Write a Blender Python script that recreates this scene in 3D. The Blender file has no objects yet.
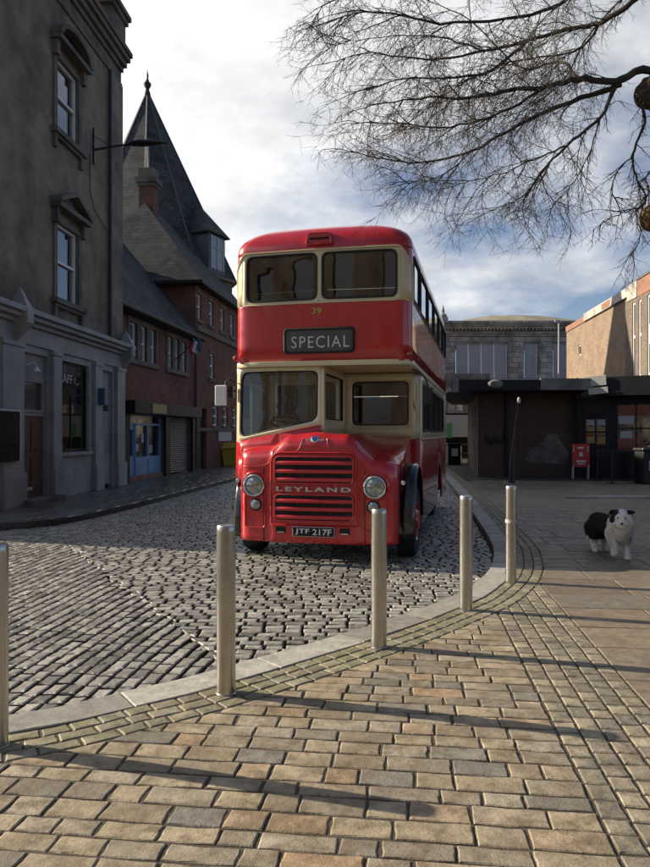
import bpy, bmesh, math, random
from mathutils import Vector, Matrix, noise
from math import sin, cos, pi, sqrt, atan2, radians
random.seed(7)
SC = bpy.context.scene
COL = SC.collection
F, HY, EYE, ROADZ = 700.0, 433.0, 1.6, -0.10

def gp(px, py, z=0.0):
    """ground point (X, Y) seen at a measured photo position"""
    D = F*(EYE-z)/(py-HY)
    return ((px-325)/F*D, D)

# ------------------------------------------------------------------ materials
M = {}
def newmat(name):
    m = bpy.data.materials.new(name); m.use_nodes = True
    nt = m.node_tree; b = nt.nodes['Principled BSDF']
    M[name] = m
    return m, nt, b
def N(nt, t, **kw):
    n = nt.nodes.new(t)
    for k, v in kw.items():
        if k.startswith('i_'): n.inputs[k[2:].replace('_', ' ')].default_value = v
        else: setattr(n, k, v)
    return n
def rgba(c): return (c[0], c[1], c[2], 1)
def mixc(nt, fac, a, b, mode='MIX'):
    n = nt.nodes.new('ShaderNodeMix'); n.data_type = 'RGBA'; n.blend_type = mode
    for sock, v in ((n.inputs[0], fac), (n.inputs[6], a), (n.inputs[7], b)):
        if hasattr(v, 'links'): nt.links.new(v, sock)
        elif isinstance(v, (int, float)): sock.default_value = v
        else: sock.default_value = rgba(v)
    return n.outputs[2]
def math_n(nt, op, a, b=None, c=None):
    n = nt.nodes.new('ShaderNodeMath'); n.operation = op
    for i, v in enumerate((a, b, c)):
        if v is None: continue
        if hasattr(v, 'links'): nt.links.new(v, n.inputs[i])
        else: n.inputs[i].default_value = v
    return n.outputs[0]
def ramp(nt, fac, stops):
    n = nt.nodes.new('ShaderNodeValToRGB'); e = n.color_ramp.elements
    while len(e) < len(stops): e.new(0.5)
    for el, (p, c) in zip(e, stops):
        el.position = p; el.color = rgba(c) if not isinstance(c, (int, float)) else (c, c, c, 1)
    nt.links.new(fac, n.inputs[0]); return n.outputs[0]
def noise_n(nt, vec, scale, detail=4, rough=.55):
    n = nt.nodes.new('ShaderNodeTexNoise'); n.inputs['Scale'].default_value = scale
    n.inputs['Detail'].default_value = detail; n.inputs['Roughness'].default_value = rough
    if vec is not None: nt.links.new(vec, n.inputs['Vector'])
    return n.outputs[0]
def bump(nt, b, h, dist=.01, strength=.6, prev=None):
    n = nt.nodes.new('ShaderNodeBump'); n.inputs['Distance'].default_value = dist
    n.inputs['Strength'].default_value = strength
    nt.links.new(h, n.inputs['Height'])
    if prev is not None: nt.links.new(prev, n.inputs['Normal'])
    nt.links.new(n.outputs[0], b.inputs['Normal']); return n.outputs[0]
def objvec(nt):
    return nt.nodes.new('ShaderNodeTexCoord').outputs['Object']

def mat(name, c, rough=.6, metal=0, var=.15, scale=6, bmp=0, spec=.5, coat=0, grime=None, bscale=None):
    m, nt, b = newmat(name)
    v = objvec(nt)
    n1 = noise_n(nt, v, scale, 5)
    f = ramp(nt, n1, [(.3, 1-var), (.7, 1+var)])
    colr = mixc(nt, 1.0, c, f, 'MULTIPLY')
    if grime:
        n2 = noise_n(nt, v, scale*.35, 6, .65)
        g = ramp(nt, n2, [(.45, 0), (.68, 1)])
        colr = mixc(nt, g, colr, grime)
    nt.links.new(colr, b.inputs['Base Color'])
    r2 = ramp(nt, noise_n(nt, v, scale*2.3, 4), [(.3, max(0, rough-.08)), (.7, min(1, rough+.08))])
    nt.links.new(r2, b.inputs['Roughness'])
    b.inputs['Metallic'].default_value = metal
    b.inputs['Specular IOR Level'].default_value = spec
    if coat:
        b.inputs['Coat Weight'].default_value = coat; b.inputs['Coat Roughness'].default_value = .04
    if bmp: bump(nt, b, noise_n(nt, v, bscale or scale*4, 6, .6), bmp, .8)
    return m

def planar(nt, kx=1.0, kz=1.0):
    """coordinates along a wall: (x or y, z) picked by the object-space normal"""
    tc = nt.nodes.new('ShaderNodeTexCoord')
    s = nt.nodes.new('ShaderNodeSeparateXYZ'); nt.links.new(tc.outputs['Object'], s.inputs[0])
    g = nt.nodes.new('ShaderNodeSeparateXYZ'); nt.links.new(tc.outputs['Normal'], g.inputs[0])
    ax = math_n(nt, 'ABSOLUTE', g.outputs[0]); ay = math_n(nt, 'ABSOLUTE', g.outputs[1])
    sel = math_n(nt, 'GREATER_THAN', ax, ay)
    u = nt.nodes.new('ShaderNodeMix'); u.data_type = 'FLOAT'
    nt.links.new(sel, u.inputs[0]); nt.links.new(s.outputs[0], u.inputs[2]); nt.links.new(s.outputs[1], u.inputs[3])
    c = nt.nodes.new('ShaderNodeCombineXYZ')
    nt.links.new(math_n(nt, 'MULTIPLY', u.outputs[0], kx), c.inputs[0])
    nt.links.new(math_n(nt, 'MULTIPLY', s.outputs[2], kz), c.inputs[1])
    return c.outputs[0], tc.outputs['Object']
def brick(name, c1, c2, mortar, w=.225, h=.075, ms=.01, rough=.85, bmp=.01, stain=None, stain_amt=.5, sscale=.5, bias=0., spec=.3, squash=1):
    m, nt, b = newmat(name)
    pv, ov = planar(nt)
    t = nt.nodes.new('ShaderNodeTexBrick')
    nt.links.new(pv, t.inputs['Vector'])
    t.inputs['Color1'].default_value = rgba(c1); t.inputs['Color2'].default_value = rgba(c2)
    t.inputs['Mortar'].default_value = rgba(mortar); t.inputs['Scale'].default_value = 1
    t.inputs['Mortar Size'].default_value = ms; t.inputs['Brick Width'].default_value = w
    t.inputs['Row Height'].default_value = h; t.inputs['Bias'].default_value = bias
    t.inputs['Mortar Smooth'].default_value = .2
    f = ramp(nt, noise_n(nt, ov, 1.1, 6, .65), [(.3, .72), (.7, 1.22)])
    colr = mixc(nt, 1.0, t.outputs[0], f, 'MULTIPLY')
    f2 = ramp(nt, noise_n(nt, ov, 14, 4, .6), [(.3, .8), (.7, 1.15)])
    colr = mixc(nt, 1.0, colr, f2, 'MULTIPLY')
    if stain:
        g = ramp(nt, noise_n(nt, ov, sscale, 6, .6), [(.45, 0), (.62, stain_amt)])
        colr = mixc(nt, g, colr, stain)
    nt.links.new(colr, b.inputs['Base Color'])
    b.inputs['Roughness'].default_value = rough; b.inputs['Specular IOR Level'].default_value = spec
    hh = math_n(nt, 'SUBTRACT', math_n(nt, 'MULTIPLY', noise_n(nt, ov, 30, 5), .5), t.outputs[1])
    bump(nt, b, hh, bmp, .7)
    return m

def stone_mat(name, tones, rough=.8, bmp=.006, dark=(.05, .045, .035), dark_amt=.6, spec=.35, moss=None, wet=0):
    """paving stones: each stone carries its own tone in the face attribute 'tone'"""
    m, nt, b = newmat(name)
    a = nt.nodes.new('ShaderNodeAttribute'); a.attribute_name = 'tone'
    v = objvec(nt)
    n = len(tones)
    base = ramp(nt, a.outputs['Fac'], [(i/(n-1), t) for i, t in enumerate(tones)])
    f = ramp(nt, noise_n(nt, v, 9, 6, .65), [(.3, .68), (.7, 1.25)])
    c = mixc(nt, 1.0, base, f, 'MULTIPLY')
    f = ramp(nt, noise_n(nt, v, 60, 4, .7), [(.25, .72), (.75, 1.25)])
    c = mixc(nt, 1.0, c, f, 'MULTIPLY')
    g = ramp(nt, noise_n(nt, v, 2.3, 8, .72), [(.47, 0), (.62, dark_amt)])
    c = mixc(nt, g, c, dark)
    g3 = ramp(nt, noise_n(nt, v, 7.5, 9, .78), [(.50, 0), (.60, dark_amt)])
    c = mixc(nt, g3, c, (dark[0]*.8, dark[1]*.8, dark[2]*.8))
    g4 = ramp(nt, noise_n(nt, v, 42, 3, .6), [(.62, 0), (.70, .6)])
    c = mixc(nt, g4, c, (dark[0]*.45, dark[1]*.45, dark[2]*.45))
    g5 = ramp(nt, noise_n(nt, v, 27, 5, .7), [(.64, 0), (.72, .5)])
    c = mixc(nt, g5, c, (tones[0][0]*1.7, tones[0][1]*1.7, tones[0][2]*1.65))
    if moss:
        g2 = ramp(nt, noise_n(nt, v, 3.1, 6, .7), [(.45, 0), (.6, .7)])
        c = mixc(nt, g2, c, moss)
    nt.links.new(c, b.inputs['Base Color'])
    rr = ramp(nt, noise_n(nt, v, 5, 6, .7), [(.35, rough-.25), (.65, min(1, rough+.1))])
    nt.links.new(rr, b.inputs['Roughness'])
    b.inputs['Specular IOR Level'].default_value = spec
    h = math_n(nt, 'ADD', noise_n(nt, v, 22, 6, .65), math_n(nt, 'MULTIPLY', noise_n(nt, v, 110, 3, .6), .35))
    bump(nt, b, h, bmp, .9)
    return m

def glass(name, tint=(.8, .85, .85), refl=1.0):
    m, nt, b = newmat(name); nt.nodes.remove(b)
    out = nt.nodes['Material Output']
    tr = N(nt, 'ShaderNodeBsdfTransparent'); tr.inputs[0].default_value = rgba(tint)
    gl = N(nt, 'ShaderNodeBsdfGlossy'); gl.inputs['Roughness'].default_value = .02
    gl.inputs['Color'].default_value = (refl, refl, refl, 1)
    fr = N(nt, 'ShaderNodeFresnel'); fr.inputs[0].default_value = 1.5
    mx = N(nt, 'ShaderNodeMixShader')
    fa = math_n(nt, 'MINIMUM', math_n(nt, 'MULTIPLY', fr.outputs[0], 1.8), 1.0)
    nt.links.new(fa, mx.inputs[0]); nt.links.new(tr.outputs[0], mx.inputs[1]); nt.links.new(gl.outputs[0], mx.inputs[2])
    nt.links.new(mx.outputs[0], out.inputs[0]); return m

mat('stone_render', (.225, .185, .135), .9, var=.28, scale=1.6, bmp=.014, grime=(.085, .068, .052), bscale=14)
mat('stone_trim', (.15, .13, .105), .85, var=.22, scale=3, bmp=.008, grime=(.05, .045, .04))
mat('shop_paint', (.30, .30, .29), .6, var=.14, scale=2.5, bmp=.003, grime=(.21, .21, .20), bscale=30)
mat('white_paint', (.72, .72, .70), .45, var=.06)
mat('window_dark', (.012, .014, .018), .04, var=.1, spec=.9)
M['window_dark'].node_tree.nodes['Principled BSDF'].inputs['IOR'].default_value = 2.3
mat('window_shade', (.018, .018, .018), .12, var=.3, spec=.6)
mat('wood_door', (.12, .055, .03), .5, var=.3, scale=9, bmp=.002)
mat('black_paint', (.012, .012, .013), .55, var=.2, spec=.3)
mat('dark_metal', (.035, .037, .04), .45, metal=.4, var=.2)
mat('blue_paint', (.14, .27, .44), .5, var=.14)
mat('blue_sign', (.04, .09, .17), .45, var=.1)
mat('yellow_plastic', (.42, .30, .03), .5, var=.12)
mat('ochre_sign', (.30, .22, .08), .5, var=.2)
mat('concrete', (.20, .19, .175), .85, var=.25, scale=3, bmp=.006, grime=(.09, .085, .075))
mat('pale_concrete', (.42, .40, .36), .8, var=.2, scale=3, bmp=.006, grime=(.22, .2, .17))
mat('red_sign', (.42, .02, .02), .45, var=.1)
mat('paper', (.55, .56, .55), .7, var=.06)
mat('grey_board', (.34, .36, .40), .6, var=.06, scale=1.5)
mat('moss_roof', (.24, .22, .15), .85, var=.3, scale=1.2, grime=(.13, .12, .10))
mat('terracotta', (.25, .125, .08), .8, var=.25, scale=4, bmp=.005)
mat('shutter', (.06, .062, .065), .45, metal=.3, var=.15)
mat('asphalt_soil', (.045, .043, .04), .9, var=.3, scale=5, bmp=.01)
mat('joint_soil', (.018, .016, .013), .95, var=.4, scale=12, bmp=.01)
mat('joint_sand', (.060, .048, .033), .95, var=.4, scale=14, bmp=.01)
mat('lead', (.09, .095, .10), .6, var=.2)
mat('cream_panel', (.40, .40, .38), .6, var=.1)
mat('green_panel', (.08, .30, .10), .5, var=.1)
brick('red_brick', (.25, .092, .068), (.18, .07, .055), (.13, .09, .075), .24, .085, .008, stain=(.09, .055, .045), stain_amt=.5)
brick('grey_brown_brick', (.19, .15, .12), (.15, .115, .09), (.15, .13, .11), .225, .075, .010)
brick('pale_brick', (.21, .18, .16), (.16, .13, .11), (.12, .10, .09), .225, .075, .010, stain=(.08, .06, .05), stain_amt=.8, sscale=2)
brick('brown_brick', (.29, .205, .14), (.21, .145, .10), (.25, .21, .17), .225, .075, .010, stain=(.24, .17, .11), stain_amt=.4)
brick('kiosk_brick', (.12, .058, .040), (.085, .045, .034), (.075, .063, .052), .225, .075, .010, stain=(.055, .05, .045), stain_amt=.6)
brick('ashlar', (.50, .475, .43), (.42, .40, .36), (.12, .115, .10), .95, .36, .018, stain=(.13, .125, .115), stain_amt=.75, sscale=.9)
brick('slate', (.075, .078, .083), (.036, .038, .043), (.018, .018, .02), .34, .20, .012, rough=.8, bmp=.006, stain=(.12, .125, .11), stain_amt=.35, spec=.2)
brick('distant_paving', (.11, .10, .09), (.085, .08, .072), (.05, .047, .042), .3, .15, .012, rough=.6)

# bus finishes
mat('bus_red', (.46, .014, .020), .28, var=.05, scale=3, coat=.8, spec=.5, bmp=.0006, bscale=2.2)
mat('bus_cream', (.64, .56, .36), .35, var=.05, scale=3, coat=.6)
mat('rubber', (.012, .012, .013), .7, var=.3, bmp=.002)
mat('mudguard_black', (.012, .013, .016), .22, var=.15, coat=.5)
mat('silver_letters', (.50, .50, .48), .35, metal=.35, var=.05)
mat('chrome', (.72, .72, .70), .12, metal=1, var=.04)
mat('lens', (.34, .37, .37), .06, var=.35, scale=30, spec=1.0, metal=.75)
mat('amber_lens', (.30, .02, .01), .2, var=.1, spec=.8)
mat('blind_cloth', (.055, .062, .066), .35, var=.15, coat=.5)
mat('blind_letters', (.60, .62, .58), .7, var=.05)
mat('badge_blue', (.03, .07, .20), .3, var=.1)
mat('gold_leaf', (.50, .36, .10), .45, var=.05)
mat('seat_cloth', (.15, .08, .07), .9, var=.3, scale=20)
mat('interior_cream', (.62, .54, .36), .6, var=.1)
mat('under_black', (.010, .010, .010), .8, var=.3)
glass('bus_glass', (.84, .87, .86))
glass('shop_glass', (.45, .48, .48))
# brushed steel
m, nt, b = newmat('brushed_steel')
v = objvec(nt); mp = N(nt, 'ShaderNodeMapping'); mp.inputs['Scale'].default_value = (60, 60, 2.5)
nt.links.new(v, mp.inputs[0]); n1 = noise_n(nt, mp.outputs[0], 1.0, 5, .6)
nt.links.new(ramp(nt, n1, [(.3, .24), (.7, .34)]), b.inputs['Roughness'])
n2 = noise_n(nt, v, 5, 5)
nt.links.new(mixc(nt, ramp(nt, n2, [(.4, 0), (.7, .5)]), (.50, .48, .44), (.33, .315, .285)), b.inputs['Base Color'])
b.inputs['Metallic'].default_value = 1.0
# brushed finish comes from the roughness only

stone_mat('road_setts', [(.03, .028, .024), (.20, .19, .165), (.36, .345, .305), (.44, .42, .37), (.33, .315, .275), (.17, .16, .145)], .50, .010, dark=(.10, .095, .085), dark_amt=.42, spec=.7)
stone_mat('paving_stones', [(.09, .075, .05), (.20, .185, .16), (.27, .22, .15), (.37, .31, .21), (.23, .195, .14), (.33, .29, .22), (.34, .235, .145)], .72, .006, dark=(.14, .105, .062), dark_amt=.66, spec=.4)
stone_mat('band_setts', [(.08, .068, .048), (.26, .225, .165), (.33, .285, .20), (.20, .18, .145), (.28, .245, .175)], .72, .007, dark=(.11, .095, .07), dark_amt=.6)
stone_mat('edge_setts', [(.09, .08, .05), (.27, .245, .175), (.33, .295, .215), (.22, .205, .15), (.28, .24, .165)], .7, .007, dark=(.10, .085, .055), dark_amt=.7, moss=(.17, .165, .085))
stone_mat('flagstones', [(.07, .055, .04), (.20, .155, .11), (.235, .185, .125), (.185, .155, .115), (.155, .14, .11)], .62, .004, dark=(.15, .115, .08), dark_amt=.6)
stone_mat('footway_flags', [(.05, .048, .044), (.11, .105, .098), (.15, .142, .13), (.10, .096, .09)], .42, .003, dark=(.07, .068, .064), dark_amt=.7, spec=.5)
stone_mat('kerb_granite', [(.16, .15, .13), (.36, .345, .31), (.41, .395, .355), (.32, .31, .28)], .7, .003, dark=(.24, .225, .19), dark_amt=.35)

# ------------------------------------------------------------------ mesh helpers
class MB:
    def __init__(s): s.v = []; s.f = []; s.m = []; s.t = []
    def face(s, idx, mi=0, tone=0.): s.f.append(tuple(idx)); s.m.append(mi); s.t.append(tone)
    def verts(s, ps):
        k = len(s.v); s.v += [tuple(p) for p in ps]; return k
    def poly(s, ps, mi=0, tone=0.):
        k = s.verts(ps); s.face(range(k, k+len(ps)), mi, tone)
    def box(s, x0, x1, y0, y1, z0, z1, mi=0, mt=None):
        ps = [Vector(p) for p in ((x0,y0,z0),(x1,y0,z0),(x1,y1,z0),(x0,y1,z0),(x0,y0,z1),(x1,y0,z1),(x1,y1,z1),(x0,y1,z1))]
        if mt is not None: ps = [mt @ p for p in ps]
        k = s.verts(ps)
        for f in ((0,3,2,1),(4,5,6,7),(0,1,5,4),(1,2,6,5),(2,3,7,6),(3,0,4,7)): s.face([k+i for i in f], mi)
    def grid(s, rows, mi=0, close=False, flip=False):
        """rows: list of equal-length point lists"""
        n = len(rows[0]); k = s.verts([p for r in rows for p in r])
        for i in range(len(rows)-1):
            for j in range(n if close else n-1):
                a = k+i*n+j; b = k+i*n+(j+1) % n; q = (a, b, b+n, a+n)
                s.face(q[::-1] if flip else q, mi)
        return k
    def prism(s, pts, z0, z1, mi=0, tone=0.):
        n = len(pts); k = s.verts([(p[0], p[1], z0) for p in pts]+[(p[0], p[1], z1) for p in pts])
        s.face([k+i for i in range(n)][::-1], mi, tone); s.face([k+n+i for i in range(n)], mi, tone)
        for i in range(n):
            j = (i+1) % n; s.face((k+i, k+j, k+n+j, k+n+i), mi, tone)
    def tube(s, pts, r, n=8, mi=0, caps=True, sy=1.0):
        pts = [Vector(p) for p in pts]; rs = r if isinstance(r, (list, tuple)) else [r]*len(pts)
        up = None; rows = []
        for i, p in enumerate(pts):
            d = (pts[min(i+1, len(pts)-1)]-pts[max(i-1, 0)])
            if d.length < 1e-9: d = Vector((0, 0, 1))
            d.normalize()
            if up is None:
                up = Vector((0, 0, 1)) if abs(d.z) < .9 else Vector((1, 0, 0))
            a = d.cross(up)
            if a.length < 1e-6: a = d.orthogonal()
            a.normalize(); b = a.cross(d); up = b
            rows.append([p+a*cos(2*pi*k/n)*rs[i]+b*sin(2*pi*k/n)*rs[i]*sy for k in range(n)])
        k = s.grid(rows, mi, close=True)
        if caps:
            s.face([k+j for j in range(n)][::-1], mi); e = k+(len(pts)-1)*n; s.face([e+j for j in range(n)], mi)
    def lathe(s, prof, n=24, mi=0, mt=None, mis=None):
        """prof: (r, h) pairs about local z"""
        rows = []
        for r, h in prof:
            row = [Vector((r*cos(2*pi*k/n), r*sin(2*pi*k/n), h)) for k in range(n)]
            rows.append([mt @ p for p in row] if mt is not None else row)
        k = s.verts([p for r in rows for p in r])
        for i in range(len(rows)-1):
            for j in range(n):
                a = k+i*n+j; b = k+i*n+(j+1) % n
                s.face((a, b, b+n, a+n), mis[i] if mis else mi)
    def build(s, name, mats, parent=None, smooth=False, loc=None, rotz=None, bevel=0, sharp=35, solid=0, tone=False):
        me = bpy.data.meshes.new(name); me.from_pydata(s.v, [], s.f)
        if not isinstance(mats, (list, tuple)): mats = [mats]
        for m in mats: me.materials.append(M[m] if isinstance(m, str) else m)
        me.polygons.foreach_set('material_index', s.m)
        if tone:
            a = me.attributes.new('tone', 'FLOAT', 'FACE'); a.data.foreach_set('value', s.t)
        me.update()
        o = bpy.data.objects.new(name, me); COL.objects.link(o)
        if parent is not None: o.parent = parent
        if loc is not None: o.location = loc
        if rotz is not None: o.rotation_euler[2] = rotz
        if not tone:
            bm = bmesh.new(); bm.from_mesh(me)
            bmesh.ops.remove_doubles(bm, verts=bm.verts, dist=1e-5)
            bmesh.ops.dissolve_degenerate(bm, edges=bm.edges, dist=1e-6)
            bmesh.ops.recalc_face_normals(bm, faces=bm.faces)
            bm.to_mesh(me); bm.free()
        if smooth:
            me.polygons.foreach_set('use_smooth', [True]*len(me.polygons))
            me.set_sharp_from_angle(angle=radians(sharp))
        if solid:
            md = o.modifiers.new('thick', 'SOLIDIFY'); md.thickness = solid; md.offset = -1
        if bevel:
            md = o.modifiers.new('soft', 'BEVEL'); md.width = bevel; md.segments = 2; md.limit_method = 'ANGLE'
            md.harden_normals = False
        return o

def thing(name, label, cat, loc=(0, 0, 0), rotz=0, group=None):
    o = bpy.data.objects.new(name, None); COL.objects.link(o); o.empty_display_size = .2
    o.location = loc; o.rotation_euler = (0, 0, rotz)
    o['label'] = label; o['category'] = cat
    if group: o['group'] = group
    return o
def tag(o, label, cat, group=None):
    o['label'] = label; o['category'] = cat
    if group: o['group'] = group
    return o
def struct(o): o['kind'] = 'structure'; return o
def dup(root, loc, rotz=None, label=None):
    def cp(o, par):
        c = o.copy(); COL.objects.link(c)
        if par is not None: c.parent = par
        for ch in [x for x in bpy.data.objects if x.parent == o]: cp(ch, c)
        return c
    r = cp(root, None); r.location = loc
    if rotz is not None: r.rotation_euler = (0, 0, rotz)
    if label: r['label'] = label
    return r

def text_obj(name, body, w, h, mt, material, parent, depth=.006, bold=0.0, space=1.0):
    """flat raised lettering w x h, centred, lying in local XZ facing -Y, then placed by mt"""
    cu = bpy.data.curves.new(name, 'FONT'); cu.body = body; cu.extrude = .02; cu.offset = bold
    cu.space_character = space; cu.resolution_u = 3
    o = bpy.data.objects.new(name, cu); COL.objects.link(o)
    bpy.context.view_layer.update()
    me = bpy.data.meshes.new_from_object(o.evaluated_get(bpy.context.evaluated_depsgraph_get()))
    bpy.data.objects.remove(o); bpy.data.curves.remove(cu)
    xs = [v.co.x for v in me.vertices]; ys = [v.co.y for v in me.vertices]
    cx, cy = (min(xs)+max(xs))/2, (min(ys)+max(ys))/2
    sx, sy = w/(max(xs)-min(xs)), h/(max(ys)-min(ys))
    for v in me.vertices:
        p = Vector(((v.co.x-cx)*sx, -v.co.z/.02*depth/2, (v.co.y-cy)*sy)); v.co = mt @ p
    me.materials.clear(); me.materials.append(M[material])
    r = bpy.data.objects.new(name, me); COL.objects.link(r)
    if parent is not None: r.parent = parent
    return r

def wall(mb, x0, x1, z0, z1, holes, y=0., mi=0, reveal=.18, back=None, axis='x', rmi=None):
    """wall sheet at local y with rectangular openings (a, b, c, d) and their reveals"""
    T = (lambda x, yy, z: (x, yy, z)) if axis == 'x' else (lambda x, yy, z: (yy, x, z))
    xs = sorted({x0, x1, *[h[0] for h in holes], *[h[1] for h in holes]})
    zs = sorted({z0, z1, *[h[2] for h in holes], *[h[3] for h in holes]})
    for i in range(len(xs)-1):
        for j in range(len(zs)-1):
            cx, cz = (xs[i]+xs[i+1])/2, (zs[j]+zs[j+1])/2
            if any(h[0] < cx < h[1] and h[2] < cz < h[3] for h in holes): continue
            mb.poly([T(xs[i], y, zs[j]), T(xs[i+1], y, zs[j]), T(xs[i+1], y, zs[j+1]), T(xs[i], y, zs[j+1])], mi)
    for a, b, c, d in holes:
        q = y+reveal; r = mi if rmi is None else rmi
        for p in (((a, y, c), (a, q, c), (a, q, d), (a, y, d)), ((b, y, c), (b, q, c), (b, q, d), (b, y, d)),
                  ((a, y, c), (b, y, c), (b, q, c), (a, q, c)), ((a, y, d), (b, y, d), (b, q, d), (a, q, d))):
            mb.poly([T(*t) for t in p], r)

def sash(parent, x0, x1, z0, z1, y, frame='white_paint', bars=1, pane='window_dark', vbar=0, fw=.06, lab=None):
    f = MB(); d = .05
    f.box(x0, x0+fw, y-d, y+d, z0, z1); f.box(x1-fw, x1, y-d, y+d, z0, z1)
    f.box(x0+fw, x1-fw, y-d, y+d, z1-fw, z1); f.box(x0+fw, x1-fw, y-d, y+d, z0, z0+fw)
    for i in range(bars):
        zc = z0+(z1-z0)*(i+1)/(bars+1); f.box(x0+fw, x1-fw, y-d-.01, y+d, zc-fw*.5, zc+fw*.5)
    for i in range(vbar):
        xc = x0+(x1-x0)*(i+1)/(vbar+1); f.box(xc-.02, xc+.02, y-d+.01, y+d, z0+fw, z1-fw)
    o = f.build('window', frame, parent)
    p = MB(); p.box(x0+.01, x1-.01, y+.012, y+.03, z0+.01, z1-.01); p.build('pane', pane, o)
    return o
# ------------------------------------------------------------------ camera, light, sky
cam = bpy.data.cameras.new('camera'); co = bpy.data.objects.new('camera', cam); COL.objects.link(co)
co.location = (0, 0, EYE); co.rotation_euler = (radians(90), 0, 0)
cam.sensor_fit = 'VERTICAL'; cam.sensor_height = 36; cam.lens = 36*F/867
cam.clip_end = 3000; cam.clip_start = .05
cam.shift_y = (433.5-HY)/867.
SC.camera = co
SUN_EL = radians(25.2); SX, SY = -.960, .280
sl = bpy.data.lights.new('sun', 'SUN'); sl.energy = 5.0; sl.angle = radians(.45); sl.color = (1, .87, .68)
so = bpy.data.objects.new('sun', sl); COL.objects.link(so); so.location = (-30, 10, 30)
sd = Vector((SX*cos(SUN_EL), SY*cos(SUN_EL), sin(SUN_EL)))
so.rotation_euler = (-sd).to_track_quat('-Z', 'Y').to_euler()
W = bpy.data.worlds.new('World'); SC.world = W; W.use_nodes = True
nt = W.node_tree; bg = nt.nodes['Background']; bg.inputs[1].default_value = .050
sk = N(nt, 'ShaderNodeTexSky'); sk.sky_type = 'NISHITA'; sk.sun_disc = False
sk.sun_elevation = SUN_EL; sk.sun_rotation = atan2(SX, SY); sk.air_density = 1.0; sk.dust_density = .6; sk.ozone_density = 1.5
tc = N(nt, 'ShaderNodeTexCoord'); sp = N(nt, 'ShaderNodeSeparateXYZ'); nt.links.new(tc.outputs['Generated'], sp.inputs[0])
zz = math_n(nt, 'ADD', math_n(nt, 'MAXIMUM', sp.outputs[2], 0.0), .32)
cb = N(nt, 'ShaderNodeCombineXYZ')
nt.links.new(math_n(nt, 'DIVIDE', sp.outputs[0], zz), cb.inputs[0]); nt.links.new(math_n(nt, 'DIVIDE', sp.outputs[1], zz), cb.inputs[1])
mp = N(nt, 'ShaderNodeMapping'); mp.inputs['Location'].default_value = (3.1, 1.7, 0); nt.links.new(cb.outputs[0], mp.inputs[0])
n1 = noise_n(nt, mp.outputs[0], 1.5, 9, .56)
n2 = noise_n(nt, mp.outputs[0], 3.2, 9, .6)
# more cover to the left and higher up, breaks towards the lower right
bias = math_n(nt, 'ADD', math_n(nt, 'MULTIPLY', sp.outputs[0], -.46), math_n(nt, 'SUBTRACT', math_n(nt, 'MULTIPLY', sp.outputs[2], .85), .13))
bias = math_n(nt, 'ADD', bias, math_n(nt, 'MULTIPLY', math_n(nt, 'MINIMUM', math_n(nt, 'SUBTRACT', sp.outputs[1], .25), 0.0), .55))  # unseen sky behind, overhead and far left cleared to lower the ambient light
bias = math_n(nt, 'SUBTRACT', bias, math_n(nt, 'MULTIPLY', math_n(nt, 'MAXIMUM', math_n(nt, 'SUBTRACT', sp.outputs[2], .56), 0.0), 2.6))
bias = math_n(nt, 'SUBTRACT', bias, math_n(nt, 'MULTIPLY', math_n(nt, 'MAXIMUM', math_n(nt, 'SUBTRACT', math_n(nt, 'MULTIPLY', sp.outputs[0], -1.0), .62), 0.0), 1.6))
cov = math_n(nt, 'ADD', n1, bias)
cf = ramp(nt, cov, [(.45, .08), (.62, 1)])
shade = math_n(nt, 'ADD', math_n(nt, 'MULTIPLY', n2, 1.0), math_n(nt, 'MULTIPLY', sp.outputs[0], -.42))
cc = ramp(nt, shade, [(.24, (6.0, 6.3, 6.8)), (.42, (9.0, 9.15, 9.4)), (.66, (12.6, 12.65, 12.7))])
skc = mixc(nt, 1.0, sk.outputs[0], (1.0, 1.06, 1.24), 'MULTIPLY')
nt.links.new(mixc(nt, cf, skc, cc), bg.inputs[0])
vs = SC.view_settings; vs.view_transform = 'Standard'; vs.look = 'None'; vs.exposure = .84; vs.gamma = 1; vs.use_curve_mapping = False
SC.cycles.max_bounces = 6; SC.cycles.transparent_max_bounces = 12
SC.cycles.sample_clamp_indirect = 6

# ------------------------------------------------------------------ ground
def sheet(name, pts, z, m):
    mb = MB(); mb.poly([(p[0], p[1], z) for p in pts]); return struct(mb.build(name, m))
def cat_rom(pts, n=8):
    P = [Vector(p) for p in pts]; P = [2*P[0]-P[1]]+P+[2*P[-1]-P[-2]]; out = []
    for i in range(1, len(P)-2):
        for k in range(n):
            t = k/n; a, b, c, d = P[i-1:i+3]
            out.append(.5*((2*b)+(c-a)*t+(2*a-5*b+4*c-d)*t*t+(3*b-a-3*c+d)*t*t*t))
    out.append(P[-2]); return out
KR = cat_rom([(-16, 2.2), (-9, 2.5), (-5, 3.0), (-3.2, 3.45), (-1.79, 3.98), (-1.31, 4.3), (-.83, 4.66), (.24, 5.7), (.98, 6.55), (1.42, 7.15), (1.9, 8.15), (2.24, 9.3), (2.5, 10.6), (3.12, 15.1), (4.2, 23.8), (5.2, 33), (6.5, 48)], 6)
def offset(pl, d):
    out = []
    for i, p in enumerate(pl):
        t = (pl[min(i+1, len(pl)-1)]-pl[max(i-1, 0)]).normalized()
        out.append(p+Vector((t.y, -t.x))*d)
    return out
KW = .27
KP = offset(KR, KW)           # pavement edge of the kerb
EW = .33
KE = offset(KR, KW+EW)        # outer edge of the small sett border
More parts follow.
